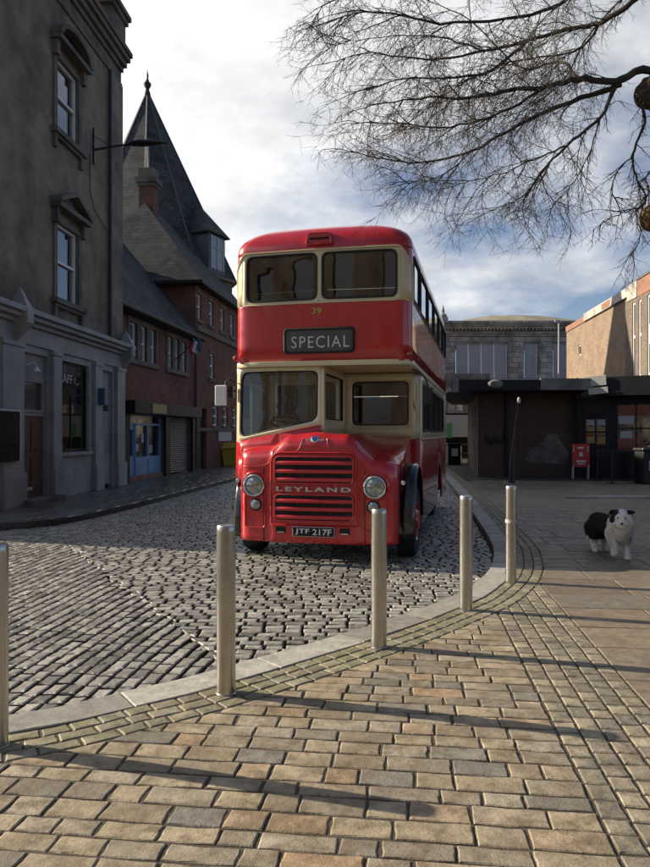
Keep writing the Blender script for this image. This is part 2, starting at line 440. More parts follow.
def side(pl, p):
    """signed distance to polyline (+ = pavement side) and nearest segment frame"""
    best = None
    for i in range(len(pl)-1):
        a, b = pl[i], pl[i+1]; ab = b-a
        t = max(0, min(1, (p-a).dot(ab)/ab.length_squared)); q = a+ab*t; d = (p-q).length
        if best is None or d < best[0]:
            n = Vector((ab.y, -ab.x)).normalized(); best = (d, (p-a).dot(n), a, n)
    return (best[0] if best[1] >= 0 else -best[0]), best[2], best[3]
def clip(poly, a, n):
    """keep the part where (p-a).n >= 0"""
    out = []
    for i in range(len(poly)):
        p, q = poly[i], poly[(i+1) % len(poly)]; dp, dq = (p-a).dot(n), (q-a).dot(n)
        if dp >= 0: out.append(p)
        if dp*dq < 0: out.append(p+(q-p)*(dp/(dp-dq)))
    return out
def area(poly):
    return abs(sum(poly[i].x*poly[(i+1) % len(poly)].y-poly[(i+1) % len(poly)].x*poly[i].y for i in range(len(poly))))/2
def stone(mb, poly, z, h=.035, bev=.010, jit=.004, tilt=.004, dome=.0):
    """one paving stone: sides, worn edge, slightly tilted top"""
    n = len(poly)
    if n < 3: return
    if area(poly) < .0012: return
    s = sum((poly[i].x*poly[(i+1) % n].y-poly[(i+1) % n].x*poly[i].y) for i in range(n))
    if s < 0: poly = poly[::-1]
    c = sum(poly, Vector((0, 0)))/n
    tx, ty = random.uniform(-tilt, tilt)/.1, random.uniform(-tilt, tilt)/.1
    dz = random.uniform(-jit, jit)*(.35 if h < .05 else 1)
    pj = [p+Vector((random.uniform(-jit, jit), random.uniform(-jit, jit))) for p in poly]
    def top(p, k): return z+dz+(p.x-c.x)*tx+(p.y-c.y)*ty+k
    def ins(p, b):
        v = c-p; L = v.length; return p+v*min(.45, b*1.5/L)
    # denser outline so worn edges wander
    op = []
    for i in range(n):
        a, b = pj[i], pj[(i+1) % n]; op.append(a)
        L = (b-a).length
        if L > .09:
            k = 2 if L < .2 else 3
            for q in range(1, k+1):
                t = q/(k+1); w = (b-a).orthogonal().normalized()*random.uniform(-jit, jit)*.8
                op.append(a.lerp(b, t)+w)
    m = len(op); tone = .12+.88*random.random(); grime = 0.
    r0 = [(p.x, p.y, z-h) for p in op]
    r1 = [(ins(p, bev*.15).x, ins(p, bev*.15).y, top(p, -bev*.9)) for p in op]
    r2 = []
    for p in op:
        q = ins(p, bev*random.uniform(.7, 1.3)); r2.append((q.x, q.y, top(q, 0)))
    k = mb.verts(r0+r1+r2)
    for i in range(m):
        j = (i+1) % m
        mb.face((k+i, k+j, k+m+j, k+m+i), 0, grime); mb.face((k+m+i, k+m+j, k+2*m+j, k+2*m+i), 0, tone)
    if dome or m > 4:
        kc = mb.verts([(c.x, c.y, top(c, dome))])
        for i in range(m): mb.face((k+2*m+i, k+2*m+(i+1) % m, kc), 0, tone)
    else: mb.face([k+2*m+i for i in range(m)], 0, tone)

sheet('ground', [(-600, -300), (600, -300), (600, 1500), (-600, 1500)], -.20, 'asphalt_soil')
# road bed and far road
road_bed = MB()
LK = cat_rom([(-16, 10.6), (-9, 11.0), (-6.6, 11.7), (-5.7, 12.35), (-4.95, 13.2), (-4.55, 15), (-4.22, 17.2), (-3.9, 20.2), (-3.4, 24.3), (-2.4, 33), (-1.0, 48)], 5)
rr = []
road_bed.poly([(-40, -20, -.150), (60, -20, -.150), (60, 70, -.150), (-40, 70, -.150)])
struct(road_bed.build('road', 'joint_soil'))
# setts of the road: courses along Y left of the mitre, along X right of it
def mitre(p):   # >0 : right zone (courses across the view)
    a = Vector((-.72, 5.2)); d = Vector((-2.2, 3.75)).normalized(); n = Vector((d.y, -d.x))
    return (p-a).dot(n), a, n
setts = MB()
def in_road(p):
    if p.y > 30: return False
    d1, a1, n1_ = side(KR, p)
    return d1
def road_stone(poly):
    c = sum(poly, Vector((0, 0)))/len(poly)
    if c.y > 27 or c.x < -13 or c.y < 2.0: return
    if abs(c.x)/max(c.y, .1) > .52 and c.x > 0: return
    if c.x < -.56*c.y-.6: return
    d, a, n = side(KR, c)
    if d > .12: return
    if d > -.2:
        poly = clip(poly, a-n*.012, -n)
    d, a, n = side(LK, c)
    if d < -.12: return
    if d < .2: poly = clip(poly, a+n*.012, n)
    if len(poly) >= 3:
        stone(setts, poly, ROADZ, .055, .009, .0032, .0042, .0014)
CW = .116
SEAM = [random.uniform(-.06, .06) for _ in range(97)]
def BENDF(x0, yy):
    # the long courses sweep to the right as they reach the seam
    ys = 5.2-(x0+.095*yy+.72)*1.7
    t = max(0, yy-(ys-1.1)); return .035*t*t
def course(pos, along, ax, zone):
    t = along[0]+random.uniform(0, .2)
    while t < along[1]:
        L = random.uniform(.15, .215); g = random.uniform(.012, .021)
        a, b = t+g, t+L-g*.3; c0, c1 = pos+g*.8, pos+CW-g*.45
        wob = (lambda q: .05*sin(q*.7))
        if ax == 'x':
            w = wob(t); poly = [Vector((a, c0+w)), Vector((b, c0+w)), Vector((b, c1+w)), Vector((a, c1+w))]
        else:
            w0, w1 = .095*a+.03*sin(a*1.1)+BENDF(c0, a), .095*b+.03*sin(b*1.1)+BENDF(c0, b)
            poly = [Vector((c0+w0, a)), Vector((c1+w0, a)), Vector((c1+w1, b)), Vector((c0+w1, b))]
        t += L
        c = sum(poly, Vector((0, 0)))/4
        m_, ma, mn = mitre(c)
        j0 = SEAM[int(c.y/.15) % 97]
        if (m_-j0)*zone < -.10: continue
        poly = clip(poly, ma+mn*(j0+.001*zone), mn*zone)
        if len(poly) >= 3: road_stone(poly)
y = 3.0
while y < 27: course(y, (-12, 5), 'x', 1); y += CW
x = -14.
while x < 0: course(x, (2.8, 26), 'y', -1); x += CW
struct(setts.build('road', 'road_setts', tone=True))
# kerb stones
kb = MB()
acc = 0; L0 = .0; seg = []
def ribbon_stones(mb, pa, pb, length, z, h, gap, bev, jit=.002, rows=1, stagger=False, lim=(0, 999), tilt=.001, dome=0):
    """stones between two parallel polylines"""
    cum = [0]
    for i in range(len(pa)-1): cum.append(cum[-1]+(pa[i+1]-pa[i]).length)
    def at(pl, s):
        s = max(0, min(cum[-1]-1e-6, s))
        for i in range(len(cum)-1):
            if cum[i+1] >= s: break
        t = (s-cum[i])/(cum[i+1]-cum[i]); return pl[i].lerp(pl[i+1], t)
    for r in range(rows):
        s = lim[0]+random.uniform(0, length)
        while s < min(cum[-1], lim[1]):
            L = length*random.uniform(.85, 1.15); k = max(1, int(L/.3))
            f0, f1 = (r+gap*.0)/rows, (r+1)/rows
            def P(sv, f): return at(pa, sv).lerp(at(pb, sv), f)
            s0, s1 = s+gap, s+L-gap; w = (at(pa, s)-at(pb, s)).length; gf = gap/w if rows > 1 else 0
            poly = [P(s0+(s1-s0)*i/k, f0+gf) for i in range(k+1)]+[P(s1-(s1-s0)*i/k, f1-gf) for i in range(k+1)]
            stone(mb, poly, z, h, bev, jit, tilt, dome)
            s += L
ribbon_stones(kb, KR, KP, .92, 0.006, .14, .0025, .006, .0012)
struct(kb.build('kerb', 'kerb_granite', tone=True))
eb = MB()
ribbon_stones(eb, KP, KE, .16, .0, .04, .0045, .007, .0022, rows=3, lim=(9, 52), tilt=.0022, dome=.002)
struct(eb.build('pavement', 'edge_setts', tone=True))
# pavement bed
pbed = MB()
pts = [(p.x, p.y) for p in offset(KR, .12)]
poly = pts+[(60, 48), (60, -20), (-16, -20)]
from mathutils.geometry import tessellate_polygon
tri = tessellate_polygon([[Vector((p[0], p[1], 0)) for p in poly]])
k = pbed.verts([(p[0], p[1], -.0062) for p in poly])
for t in tri: pbed.face([k+i for i in t])
po = struct(pbed.build('pavement', 'joint_sand'))
# the straight sett band between the two kinds of paving
BD = Vector((.12, 1)).normalized(); BN = Vector((BD.y, -BD.x))
B0 = Vector((1.58, 6.51)); BWD = .60
bb = MB()
for c in range(5):
    s = -6.5+random.uniform(0, .1)
    while s < 1.4:
        L = random.uniform(.115, .165); g = .006
        a = B0+BD*(s+g)+BN*(BWD*c/5+g); b = B0+BD*(s+L-g)+BN*(BWD*c/5+g)
        w = BN*(BWD/5-2*g); poly = [a, a+w, b+w, b]; s += L
        cc_ = sum(poly, Vector((0, 0)))/4; d, q, n = side(KE, cc_)
        if d < -.07: continue
        if d < .12: poly = clip(poly, q+n*.004, n)
        stone(bb, poly, .0, .04, .006, .0022, .0025, .002)
struct(bb.build('pavement', 'band_setts', tone=True))
# stone pavers left of the band
pv = MB(); r = 0; s = -6.5
while s < .6:
    RH = random.choice((.12, .13, .14, .15)); u = .004
    while u < 6.0:
        L = random.choice((.16, .18, .21, .24, .26, .29, .32)); g = .0055
        a = B0+BD*(s+g)-BN*(u+L-g); w = BN*(L-2*g); h = BD*(RH-2*g)
        poly = [a, a+w, a+w+h, a+h]; u += L
        c = sum(poly, Vector((0, 0)))/4
        if c.x < -3.2 or c.y < .3: continue
        d, q, n = side(KE, c)
        if d < -.15: continue
        if d < .25: poly = clip(poly, q+n*.006, n)
        stone(pv, poly, .0, .04, .0050, .0044, .0010, .0022)
    s += RH
struct(pv.build('pavement', 'paving_stones', tone=True))
# big flags right of the band
fl = MB(); s = -6.5; 
while s < 22:
    RH = random.uniform(.55, .75); u = BWD+.005+random.uniform(-.4, 0)
    while u < 14:
        L = random.uniform(.75, 1.15); g = .006
        a = B0+BD*(s+g)+BN*(u+g); w = BN*(L-2*g); h = BD*(RH-2*g); poly = [a, a+w, a+w+h, a+h]; u += L
        c = sum(poly, Vector((0, 0)))/4
        if c.y > 24 or c.y < .3 or c.x > c.y*.56+1.2: continue
        if c.y < 8.0: poly = clip(poly, B0+BN*(BWD+.004), BN)
        d, q, n = side(KE, c)
        if d < -.5: continue
        if d < .6: poly = clip(poly, q+n*.006, n)
        if len(poly) >= 3: stone(fl, poly, .0, .04, .006, .003, .0005)
    s += RH
struct(fl.build('pavement', 'flagstones', tone=True))
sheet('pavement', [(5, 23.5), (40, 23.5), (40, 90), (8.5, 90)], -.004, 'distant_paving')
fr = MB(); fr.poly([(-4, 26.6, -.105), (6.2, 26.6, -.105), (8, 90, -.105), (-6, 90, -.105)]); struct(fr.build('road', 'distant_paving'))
# thin sliver of sunlight on the paving, put in as pale kerb blocks
sun_strip = MB()
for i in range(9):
    x0 = 6.0+i*1.02; sun_strip.box(x0, x0+1.0, 17.35+.0*i, 17.55, -.02, .055)
struct(sun_strip.build('kerb', 'pale_concrete', bevel=.012))
# left footway
lf = MB(); s = 0
P0 = [(p.x, p.y) for p in LK]
poly = P0+[(8, 70), (-30, 70), (-30, 10.6)]
poly = P0+[(-1.0, 60), (-30, 60), (-30, 10.6)]
tri = tessellate_polygon([[Vector((p[0], p[1], 0)) for p in poly]])
k = lf.verts([(p[0], p[1], .0) for p in poly])
for t in tri: lf.face([k+i for i in t])
struct(lf.build('pavement', 'joint_sand'))
fw = MB(); yy = 10.4
while yy < 34:
    RH = random.uniform(.5, .7); xx = -12+random.uniform(0, .5)
    while xx < 0:
        L = random.uniform(.6, .95); poly = [Vector((xx+.004, yy+.004)), Vector((xx+L-.004, yy+.004)), Vector((xx+L-.004, yy+RH-.004)), Vector((xx+.004, yy+RH-.004))]; xx += L
        c = sum(poly, Vector((0, 0)))/4; d, q, n = side(LK, c)
        if d > .3: continue
        if d > -.6: poly = clip(poly, q-n*.20, -n)
        if len(poly) >= 3: stone(fw, poly, .02, .03, .006, .003, .0006)
    yy += RH
struct(fw.build('pavement', 'footway_flags', tone=True))
lk = MB(); ribbon_stones(lk, offset(LK, -.19), LK, .9, .03, .17, .004, .02, .002)
struct(lk.build('kerb', 'footway_flags', tone=True))

# ------------------------------------------------------------------ bollards
def bollard_proto():
    t = thing('bollard', '', 'bollard', group='steel bollards along the kerb')
    R = .059
    prof = [(R, -.03), (R, 1.0), (R-.001, 1.03), (R-.006, 1.038), (0, 1.042)]
    mb = MB(); mb.lathe(prof, 40); mb.build('post', 'brushed_steel', t, smooth=True)
    mb = MB(); mb.lathe([(R+.004, .0), (R+.004, .006), (R, .010)], 40); mb.build('base_ring', 'brushed_steel', t, smooth=True)
    return t
bl = [((0, 745), 'brushed steel bollard on the mossy edging setts, farthest of them all from the dog'),
      ((226, 692), 'brushed steel bollard just in front of the headlight below the driver\'s cab'),
      ((379, 646), 'brushed steel bollard overlapping the bus headlight on the side away from the cab'),
      ((466, 609), 'brushed steel bollard on the kerb bend, between the bus and the taped bollard'),
      ((511, 581), 'brushed steel bollard with a band of tape, nearest to the dog')]
b0 = bollard_proto()
for i, ((px, py), lab) in enumerate(bl):
    X, Y = gp(px, py)
    o = b0 if i == 0 else dup(b0, (0, 0, 0))
    o.location = (X-(.02 if i == 0 else 0), Y, 0); o['label'] = lab; o.rotation_euler[2] = i*1.3
    if i == 4:
        mb = MB(); mb.lathe([(.0602, .64), (.0602, .68)], 24); mb.build('tape', 'pale_concrete', o)
# ------------------------------------------------------------------ the bus (local: x across, y back, z up; origin under the upper deck front)
BT = radians(-13)
bus = thing('double_decker_bus', 'red and cream vintage double-decker bus showing SPECIAL, standing on the cobbled road', 'bus', (-.073, 9.35, ROADZ), BT)
BWD2, BL = 1.22, 8.15

def plan(n_c=7, w=BWD2, y0=0., y1=BL, rf=.20, rb=.22, bow=.05):
    """closed plan outline starting at the rear centre, going left side -> front -> right side"""
    P = []
    def arc(cx, cy, r, a0, a1, n):
        for i in range(n+1):
            a = a0+(a1-a0)*i/n; P.append((cx+r*cos(a), cy+r*sin(a)))
    rf = min(rf, w*.98); rb = min(rb, w*.98)
    P.append((0, y1)); P.append((-w*.5, y1))
    arc(-w+rb, y1-rb, rb, pi/2, pi, n_c)
    for i in range(1, 10): P.append((-w, y1-rb+(y0+rf-(y1-rb))*i/10))
    arc(-w+rf, y0+rf, rf, pi, 1.5*pi, n_c)
    for i in range(1, 8):
        x = (-w+rf)+(2*(w-rf))*i/8; P.append((x, y0-bow*(1-(x/w)**2)+bow*(1-((w-rf)/w)**2)))
    arc(w-rf, y0+rf, rf, 1.5*pi, 2*pi, n_c)
    for i in range(1, 10): P.append((w, y0+rf+((y1-rb)-(y0+rf))*i/10))
    arc(w-rb, y1-rb, rb, 0, pi/2, n_c)
    P.append((w*.5, y1))
    return P

RF = .20
def PU(u, z=3., w=BWD2, y0=0., bow=.05, rf=RF):
    """front-centred arc position u -> plan point; wraps around the front corners onto the sides"""
    s = 1 if u >= 0 else -1; a = abs(u); st = w-rf
    if a <= st:
        y = y0-bow*(1-(a/w)**2)+bow*(1-(st/w)**2); x = a
    elif a <= st+rf*pi/2:
        t = (a-st)/rf; x = st+rf*sin(t); y = y0+rf-rf*cos(t)
    else: x = w; y = y0+rf+(a-st-rf*pi/2)
    return (s*x, y)
def US(y, y0=0., w=BWD2, rf=RF): return (w-rf)+rf*pi/2+(y-y0-rf)

def rloop(c, r, nc=6, ns=10):
    """rounded loop of a quad c (4 corners ccw) and the matching plain loop indices"""
    n = len(c); pts = []
    rr = r if isinstance(r, (list, tuple)) else [r]*n
    for i in range(n):
        p0, p, p1 = Vector(c[i-1]), Vector(c[i]), Vector(c[(i+1) % n])
        a = p+(p0-p).normalized()*rr[i]; b = p+(p1-p).normalized()*rr[i]
        for k in range(nc+1):
            t = k/nc; pts.append((1-t)**2*a+2*t*(1-t)*p+t*t*b)
        q = p1+(p-p1).normalized()*rr[(i+1) % n]
        for k in range(1, ns): pts.append(b.lerp(q, k/ns))
    return pts
def sloop(c, nc=6, ns=10):
    n = len(c); pts = []
    for i in range(n):
        p, p1 = Vector(c[i]), Vector(c[(i+1) % n])
        for k in range(nc+1): pts.append(p.copy())
        for k in range(1, ns): pts.append(p.lerp(p1, k/ns))
    return pts
def rect(a, b, c, d): return [(a, c), (b, c), (b, d), (a, d)]

def hole_panel(mb, outer, hole, r, fn, mi=0, ns=10):
    o = sloop(outer, ns=ns); h = rloop(hole, r, ns=ns)
    rows = []
    for t in (0, .5, 1):
        rows.append([fn(*a.lerp(b, t)) for a, b in zip(o, h)])
    mb.grid(rows, mi, close=True)
def solid_panel(mb, u0, u1, z0, z1, fn, mi=0, nu=6):
    mb.grid([[fn(u0+(u1-u0)*i/nu, z0+(z1-z0)*j/2) for i in range(nu+1)] for j in range(3)], mi)
def glazing(parent, hole, r, fn, nrm, gl='bus_glass', gw=.022, ns=10, inset=.012, bar=None):
    """a window: black rubber gasket ring with a pane set in it"""
    h0 = rloop([tuple(p) for p in hole], r, ns=ns)
    c = sum((Vector(p) for p in hole), Vector((0, 0)))/len(hole)
    def sh(p, d):
        v = p-c; return p+v.normalized()*d if v.length else p
    def off(p, k):
        x, y, z = fn(*p); nx, ny, nz = nrm(*p); return (x+nx*k, y+ny*k, z+nz*k)
    g = MB(); rows = []
    for d, k in ((.010, .0), (.008, .012), (-gw*.5, .014), (-gw, .008), (-gw, -.03)):
        rows.append([off(sh(p, d), k) for p in h0])
    g.grid(rows, close=True)
    w = g.build('window', 'rubber', parent, smooth=True, sharp=60)
    m = MB()
    # pane as strips so that it follows curvature
    n = len(h0); hh = [sh(p, -gw*.6) for p in h0]
    cen = off(c, -inset); k = m.verts([off(p, -inset) for p in hh]+[off(p.lerp(c, .5), -inset) for p in hh]+[cen])
    for i in range(n):
        j = (i+1) % n; m.face((k+i, k+j, k+n+j, k+n+i)); m.face((k+n+i, k+n+j, k+2*n))
    m.build('pane', gl, w, smooth=True)
    return w

# --- upper deck skin
Z0, ZB, ZT, ZR = 2.66, 3.45, 4.17, 4.61
def fu(u, z): x, y = PU(u); return (x, y+.03*(z-Z0)/1.5, z)
def nfront(u, z):
    a = PU(u-.01); b = PU(u+.01); d = Vector((b[0]-a[0], b[1]-a[1])).normalized(); return (d.y, -d.x, 0)
ub = MB()
E = US(BL-.22)
FW = [(.038, 1.03), (-1.03, -.038)]
side_w = []
y = .30; wl = [.94, 1.28, 1.28, 1.28, 1.28, .95]
for L in wl: side_w.append((y, y+L)); y += L+.095
for a, b in ((.0, 1.10), (-1.10, .0)):
    h = FW[0] if a == 0 else FW[1]
    hole_panel(ub, rect(a, b, ZB, ZT-.02), rect(h[0], h[1], 3.50, 4.12), .10, fu, 1)
def drop(u):
    a = abs(u); s1 = max(0, min(1, (a-1.05)/.20)); s2 = max(0, min(1, (a-1.26)/.09))
    return .20*s1*s1*(3-2*s1)+.50*s2*s2*(3-2*s2)
for s in (1, -1):
    us = US(.25); uu = [1.10+(us-1.10)*i/20 for i in range(21)]
    ub.grid([[fu(s*u, ZB+(ZT-.02-drop(u)-ZB)*j/3) for u in uu] for j in range(4)], 1)
    ub.grid([[fu(s*u, ZT-.02-drop(u)*(1-j/3)) for u in uu] for j in range(4)], 0)
    prev = us
    for i, (a, b) in enumerate(side_w):
        ua, ub_ = US(a), US(b); nx = US(b+.0475) if i < len(side_w)-1 else E
        c = (prev, nx) if s > 0 else (-nx, -prev); hh = (ua, ub_) if s > 0 else (-ub_, -ua)
        hole_panel(ub, rect(c[0], c[1], ZB, ZT-.02), rect(hh[0], hh[1], 3.50, 4.10), .08 if i == 0 else .05, fu, 0, ns=6)
        prev = nx
# rear of the window band, lower red band, roof
NP = plan()
def ring(w, y0, y1, z, rf=.2, rb=.22, bow=.05):
    return [(x, yy+.03*(z-Z0)/1.5, z) for x, yy in plan(w=w, y0=y0, y1=y1, rf=rf, rb=rb, bow=bow)]
ub.grid([ring(BWD2, 0, BL, z) for z in (Z0, 2.9, 3.2, ZB-.015, ZB)], 0, close=True)
rear = [(x, yy) for x, yy in NP if yy > BL-.225]
for part in ([p for p in NP[:NP.index(rear[0])+len([q for q in NP[:20] if q[1] > BL-.225])]],):
    pass
lft = [p for p in NP[:12] if p[1] > BL-.2201]; rgt = [p for p in NP[-12:] if p[1] > BL-.2201]
arc_r = rgt+lft
ub.grid([[(x, yy+.03*(z-Z0)/1.5, z) for x, yy in arc_r] for z in (ZB, 3.8, ZT-.02)], 0)
rows = [ring(BWD2, 0, BL, ZT-.02)]
for k in range(0, 11):
    t = k/10*pi/2; d = .50*(1-cos(t)); z = ZT+.02+(ZR-ZT-.06)*sin(t)
    rows.append(ring(BWD2-d, d*.85, BL-d*.8, z, rf=.2+d*.55, rb=.22+d*.5, bow=.05+d*.10))
for k in (1, 2, 3, 4):
    f = k/4; w = (BWD2-.5)*(1-f*.97); z = ZR-.04+.04*(1-(1-f)**2)
    rows.append(ring(w, .425+f*.3, BL-.4-f*.3, z, rf=min(.47, w*.9), rb=min(.47, w*.9), bow=.1*(1-f)))
ub.grid(rows, 0, close=True)
shell = ub.build('upper_body', ['bus_red', 'bus_cream'], bus, smooth=True, sharp=50)
shell.modifiers.new('thick', 'SOLIDIFY').thickness = .03
shell.modifiers['thick'].offset = -1
# cream beading: above the windows, under them, and round the skirt of the upper deck
def bead(z, r=.014, u0=-US(BL-.3), u1=US(BL-.3), n=90, k=.004):
    pts = []
    for i in range(n+1):
        u = u0+(u1-u0)*i/n; x, y_, z_ = fu(u, z); a = nfront(u, z); pts.append((x+a[0]*k, y_+a[1]*k, z))
    return pts
bd = MB()
bp = []
for i in range(81):
    u = -1.345+2.69*i/80; x_, y_, z_ = fu(u, ZT-.01-drop(u)); a_ = nfront(u, z_); bp.append((x_+a_[0]*.004, y_+a_[1]*.004, ZT-.005-drop(u)))
bd.tube(bp, .014, 6); bd.tube(bead(ZB+.004), .011, 6)
bd.build('window_beading', 'bus_cream', bus, smooth=True)
bd = MB(); pts = bead(2.645, k=.0)
bd.grid([[(p[0]*1.006, p[1]-.012, 2.61) for p in pts], [(p[0]*1.010, p[1]-.02, 2.63) for p in pts], [(p[0]*1.006, p[1]-.016, 2.675) for p in pts], [(p[0], p[1], 2.68) for p in pts]])
bd.build('skirt_beading', 'bus_cream', bus, smooth=True, sharp=60)
for h in FW: glazing(bus, rect(h[0], h[1], 3.50, 4.12), .10, fu, nfront)
for s in (1, -1):
    for i, (a, b) in enumerate(side_w):
        ua, ub_ = US(a), US(b); hh = (ua, ub_) if s > 0 else (-ub_, -ua)
        glazing(bus, rect(hh[0], hh[1], 3.50, 4.10), .08 if i == 0 else .05, fu, nfront, ns=6, gw=.03)
# roof ventilator
v_ = MB(); 
for i, zc in enumerate((4.27, 4.36)):
    pass
outer = rloop([(-.19, 4.225), (.19, 4.225), (.155, 4.40), (-.155, 4.40)], .035, 5, 4)
def dome_y(z):
    t = math.asin(max(0, min(1, (z-ZT-.02)/(ZR-ZT-.06)))); d = .5*(1-cos(t)); return d*.85-.05-d*.1+.034
rows = []
for sc_, k in ((1, .02), (1, -.035), (.93, -.04), (.86, -.035), (.84, -.01)):
    rows.append([((p.x)*sc_, dome_y(p.y)+k, 4.312+(p.y-4.312)*sc_) for p in outer])
v_.grid(rows, close=True)
vent = v_.build('roof_vent', 'bus_red', bus, smooth=True, sharp=50)
v_ = MB(); v_.box(-.155, .155, dome_y(4.27)-.02, dome_y(4.27)+.0, 4.245, 4.375); v_.build('vent_mesh', 'bus_red', vent)
v_ = MB(); v_.box(-.13, .13, dome_y(4.30)-.045, dome_y(4.30)-.01, 4.295, 4.318); v_.build('vent_louvre', 'under_black', vent)
# fleet number
text_obj('fleet_number', '39', .135, .085, Matrix.Translation((-.03, -.033, 3.34)), 'gold_leaf', bus, .006, .02)
# destination blind
db = MB(); o_ = rloop(rect(-.47, .47, 2.785, 3.10), .05, 6, 4)
rows = []
cx, cz = 0, 2.9425
for d, k in ((.012, -.02), (.012, -.066), (0, -.074), (-.016, -.068), (-.02, -.038)):
    rows.append([(p.x+(1 if p.x > 0 else -1)*d, k, p.y+(1 if p.y > cz else -1)*d) for p in o_])
db.grid(rows, close=True)
dbox = db.build('destination_box', 'rubber', bus, smooth=True, sharp=50)
m_ = MB(); m_.box(-.455, .455, -.050, -.034, 2.80, 3.085); m_.build('blind', 'blind_cloth', dbox)
text_obj('blind_lettering', 'SPECIAL', .79, .155, Matrix.Translation((.02, -.053, 2.925)), 'blind_letters', dbox, .004, -.004, 1.18)

# --- lower saloon
BY = 1.5
def fl_(u, z): x, y_ = PU(u, w=BWD2, y0=BY, bow=.0, rf=.14); return (x, y_, z)
def USL(y_): return (BWD2-.14)+.14*pi/2+(y_-BY-.14)
def nl(u, z):
    a = PU(u-.01, w=BWD2, y0=BY, bow=0, rf=.14); b = PU(u+.01, w=BWD2, y0=BY, bow=0, rf=.14)
    d = Vector((b[0]-a[0], b[1]-a[1])).normalized(); return (d.y, -d.x, 0)
lb = MB()
hole_panel(lb, rect(.0, 1.13, 1.62, 2.62), rect(.16, 1.03, 1.83, 2.50), .09, fl_, 1)
solid_panel(lb, -1.13, 0, .5, 2.62, fl_, 1)
solid_panel(lb, 0, 1.13, .5, 1.62, fl_, 0)
lw = []; y = BY+.25
for L in (1.15, 1.25, 1.25, 1.25): lw.append((y, y+L)); y += L+.10
EL = USL(BL-.22)
def arch_strip(mb, s, ya, yb, zt, zb, cy, cz, R, mi=0, X=None, n=28):
    """side panel with a wheel-arch cut, at x = s*width"""
    X = (BWD2 if X is None else X)*s
    ys = [ya+(yb-ya)*i/n for i in range(n+1)]
    def bot(q):
        d = R*R-(q-cy)**2; return max(zb, cz+sqrt(d)) if d > 0 else zb
    mb.grid([[(X, q, bot(q)) for q in ys], [(X, q, (bot(q)+zt)/2) for q in ys], [(X, q, zt) for q in ys]], mi)
RW = 5.75
for s in (1, -1):
    prev = USL(BY+.14)-.14*pi/2*.6; prev = 1.13
    for i, (a, b) in enumerate(lw):
        ua, ub_ = USL(a), USL(b); nx = USL(b+.05) if i < 3 else USL(BL-.9)
        c = (prev, nx) if s > 0 else (-nx, -prev); hh = (ua, ub_) if s > 0 else (-ub_, -ua)
        hole_panel(lb, rect(c[0], c[1], 1.62, 2.62), rect(hh[0], hh[1], 1.74, 2.46), .07, fl_, 1, ns=6)
        prev = nx
    c = (prev, EL) if s > 0 else (-EL, -prev)
    solid_panel(lb, c[0], c[1], 1.62, 2.62, fl_, 1)
    arch_strip(lb, s, BY+.14, BL-.22, 1.62, .34, RW, .5, .60, 0)
    c = (1.08, USL(BY+.14)) if s > 0 else (-USL(BY+.14), -1.08)
    solid_panel(lb, c[0], c[1], .34, 1.62, fl_, 0)
lb.grid([[(x, yy, z) for x, yy in arc_r] for z in (.34, 1.0, 1.62)], 0)
lb.grid([[(x, yy, z) for x, yy in arc_r] for z in (1.62, 2.0, 2.62)], 0)
low = lb.build('lower_body', ['bus_red', 'bus_cream'], bus, smooth=True, sharp=40)
md = low.modifiers.new('thick', 'SOLIDIFY'); md.thickness = .03; md.offset = -1
glazing(bus, rect(.16, 1.03, 1.83, 2.50), .09, fl_, nl)
for s in (1, -1):
    for a, b in lw:
        ua, ub_ = USL(a), USL(b); hh = (ua, ub_) if s > 0 else (-ub_, -ua)
        glazing(bus, rect(hh[0], hh[1], 1.74, 2.46), .07, fl_, nl, ns=6, gw=.03)
# canopy underside, upper deck floor, lower floor
mb = MB(); pl_ = plan(w=BWD2-.02, y0=.02, y1=BL-.02); mb.prism(pl_, 2.63, 2.70); mb.build('deck_floor', 'bus_cream', bus)
mb = MB(); mb.box(-1.15, 1.15, BY+.1, BL-.1, .62, .70); mb.build('saloon_floor', 'under_black', bus)
mb = MB(); mb.box(-.45, -.33, -.1, BL-.1, .38, .62); mb.box(.33, .45, -.1, BL-.1, .38, .62); mb.box(-.33, .33, .1, 1.3, .32, .9)
mb.box(-.95, .95, .68, .8, .36, .5); mb.box(-1, 1, RW-.08, RW+.08, .4, .56); mb.box(-1.0, -.5, 2.2, 3.4, .3, .62); mb.box(.5, 1.0, 2.4, 3.6, .3, .62)
mb.build('chassis', 'under_black', bus)
# beading between cream and red on the saloon side, waist strips
mb = MB()
for s in (1, -1):
    for z in (1.62, 2.60): mb.tube([(s*(BWD2+.004), BY+.16, z), (s*(BWD2+.004), BL-.24, z)], .014, 6)
mb.build('side_beading', 'bus_cream', bus, smooth=True)

# --- cab (driver's side, left in the photo)
CX = .045
def fc(u, z):
    """cab front: u from -1.22-ish round the left corner to CX"""
    if u >= -1.04: x = u; yy = -.035+.05*((u+.5)/.6)**2
    else:
        t = (-1.04-u)/.18
        if t <= pi/2: x = -1.04-.18*sin(t); yy = (-.035+.05*.81)+.18*(1-cos(t))
        else: x = -1.22; yy = -.035+.0405+.18+(t-pi/2)*.18
    return (x, yy+.05*(z-1.6), z)
def nc_(u, z):
    a = fc(u-.01, z); b = fc(u+.01, z); d = Vector((b[0]-a[0], b[1]-a[1])).normalized(); return (d.y, -d.x, 0)
cb_ = MB()
WS = [(-1.13, 1.65), (-.03, 1.885), (-.03, 2.55), (-1.13, 2.55)]
hole_panel(cb_, [(-1.19, 1.59), (CX, 1.825), (CX, 2.63), (-1.19, 2.63)], WS, [.13, .12, .09, .13], fc, 1, ns=14)
ue = -1.04-.18*pi/2
solid_panel(cb_, ue, -1.19, 1.59, 2.63, fc, 1, 5)
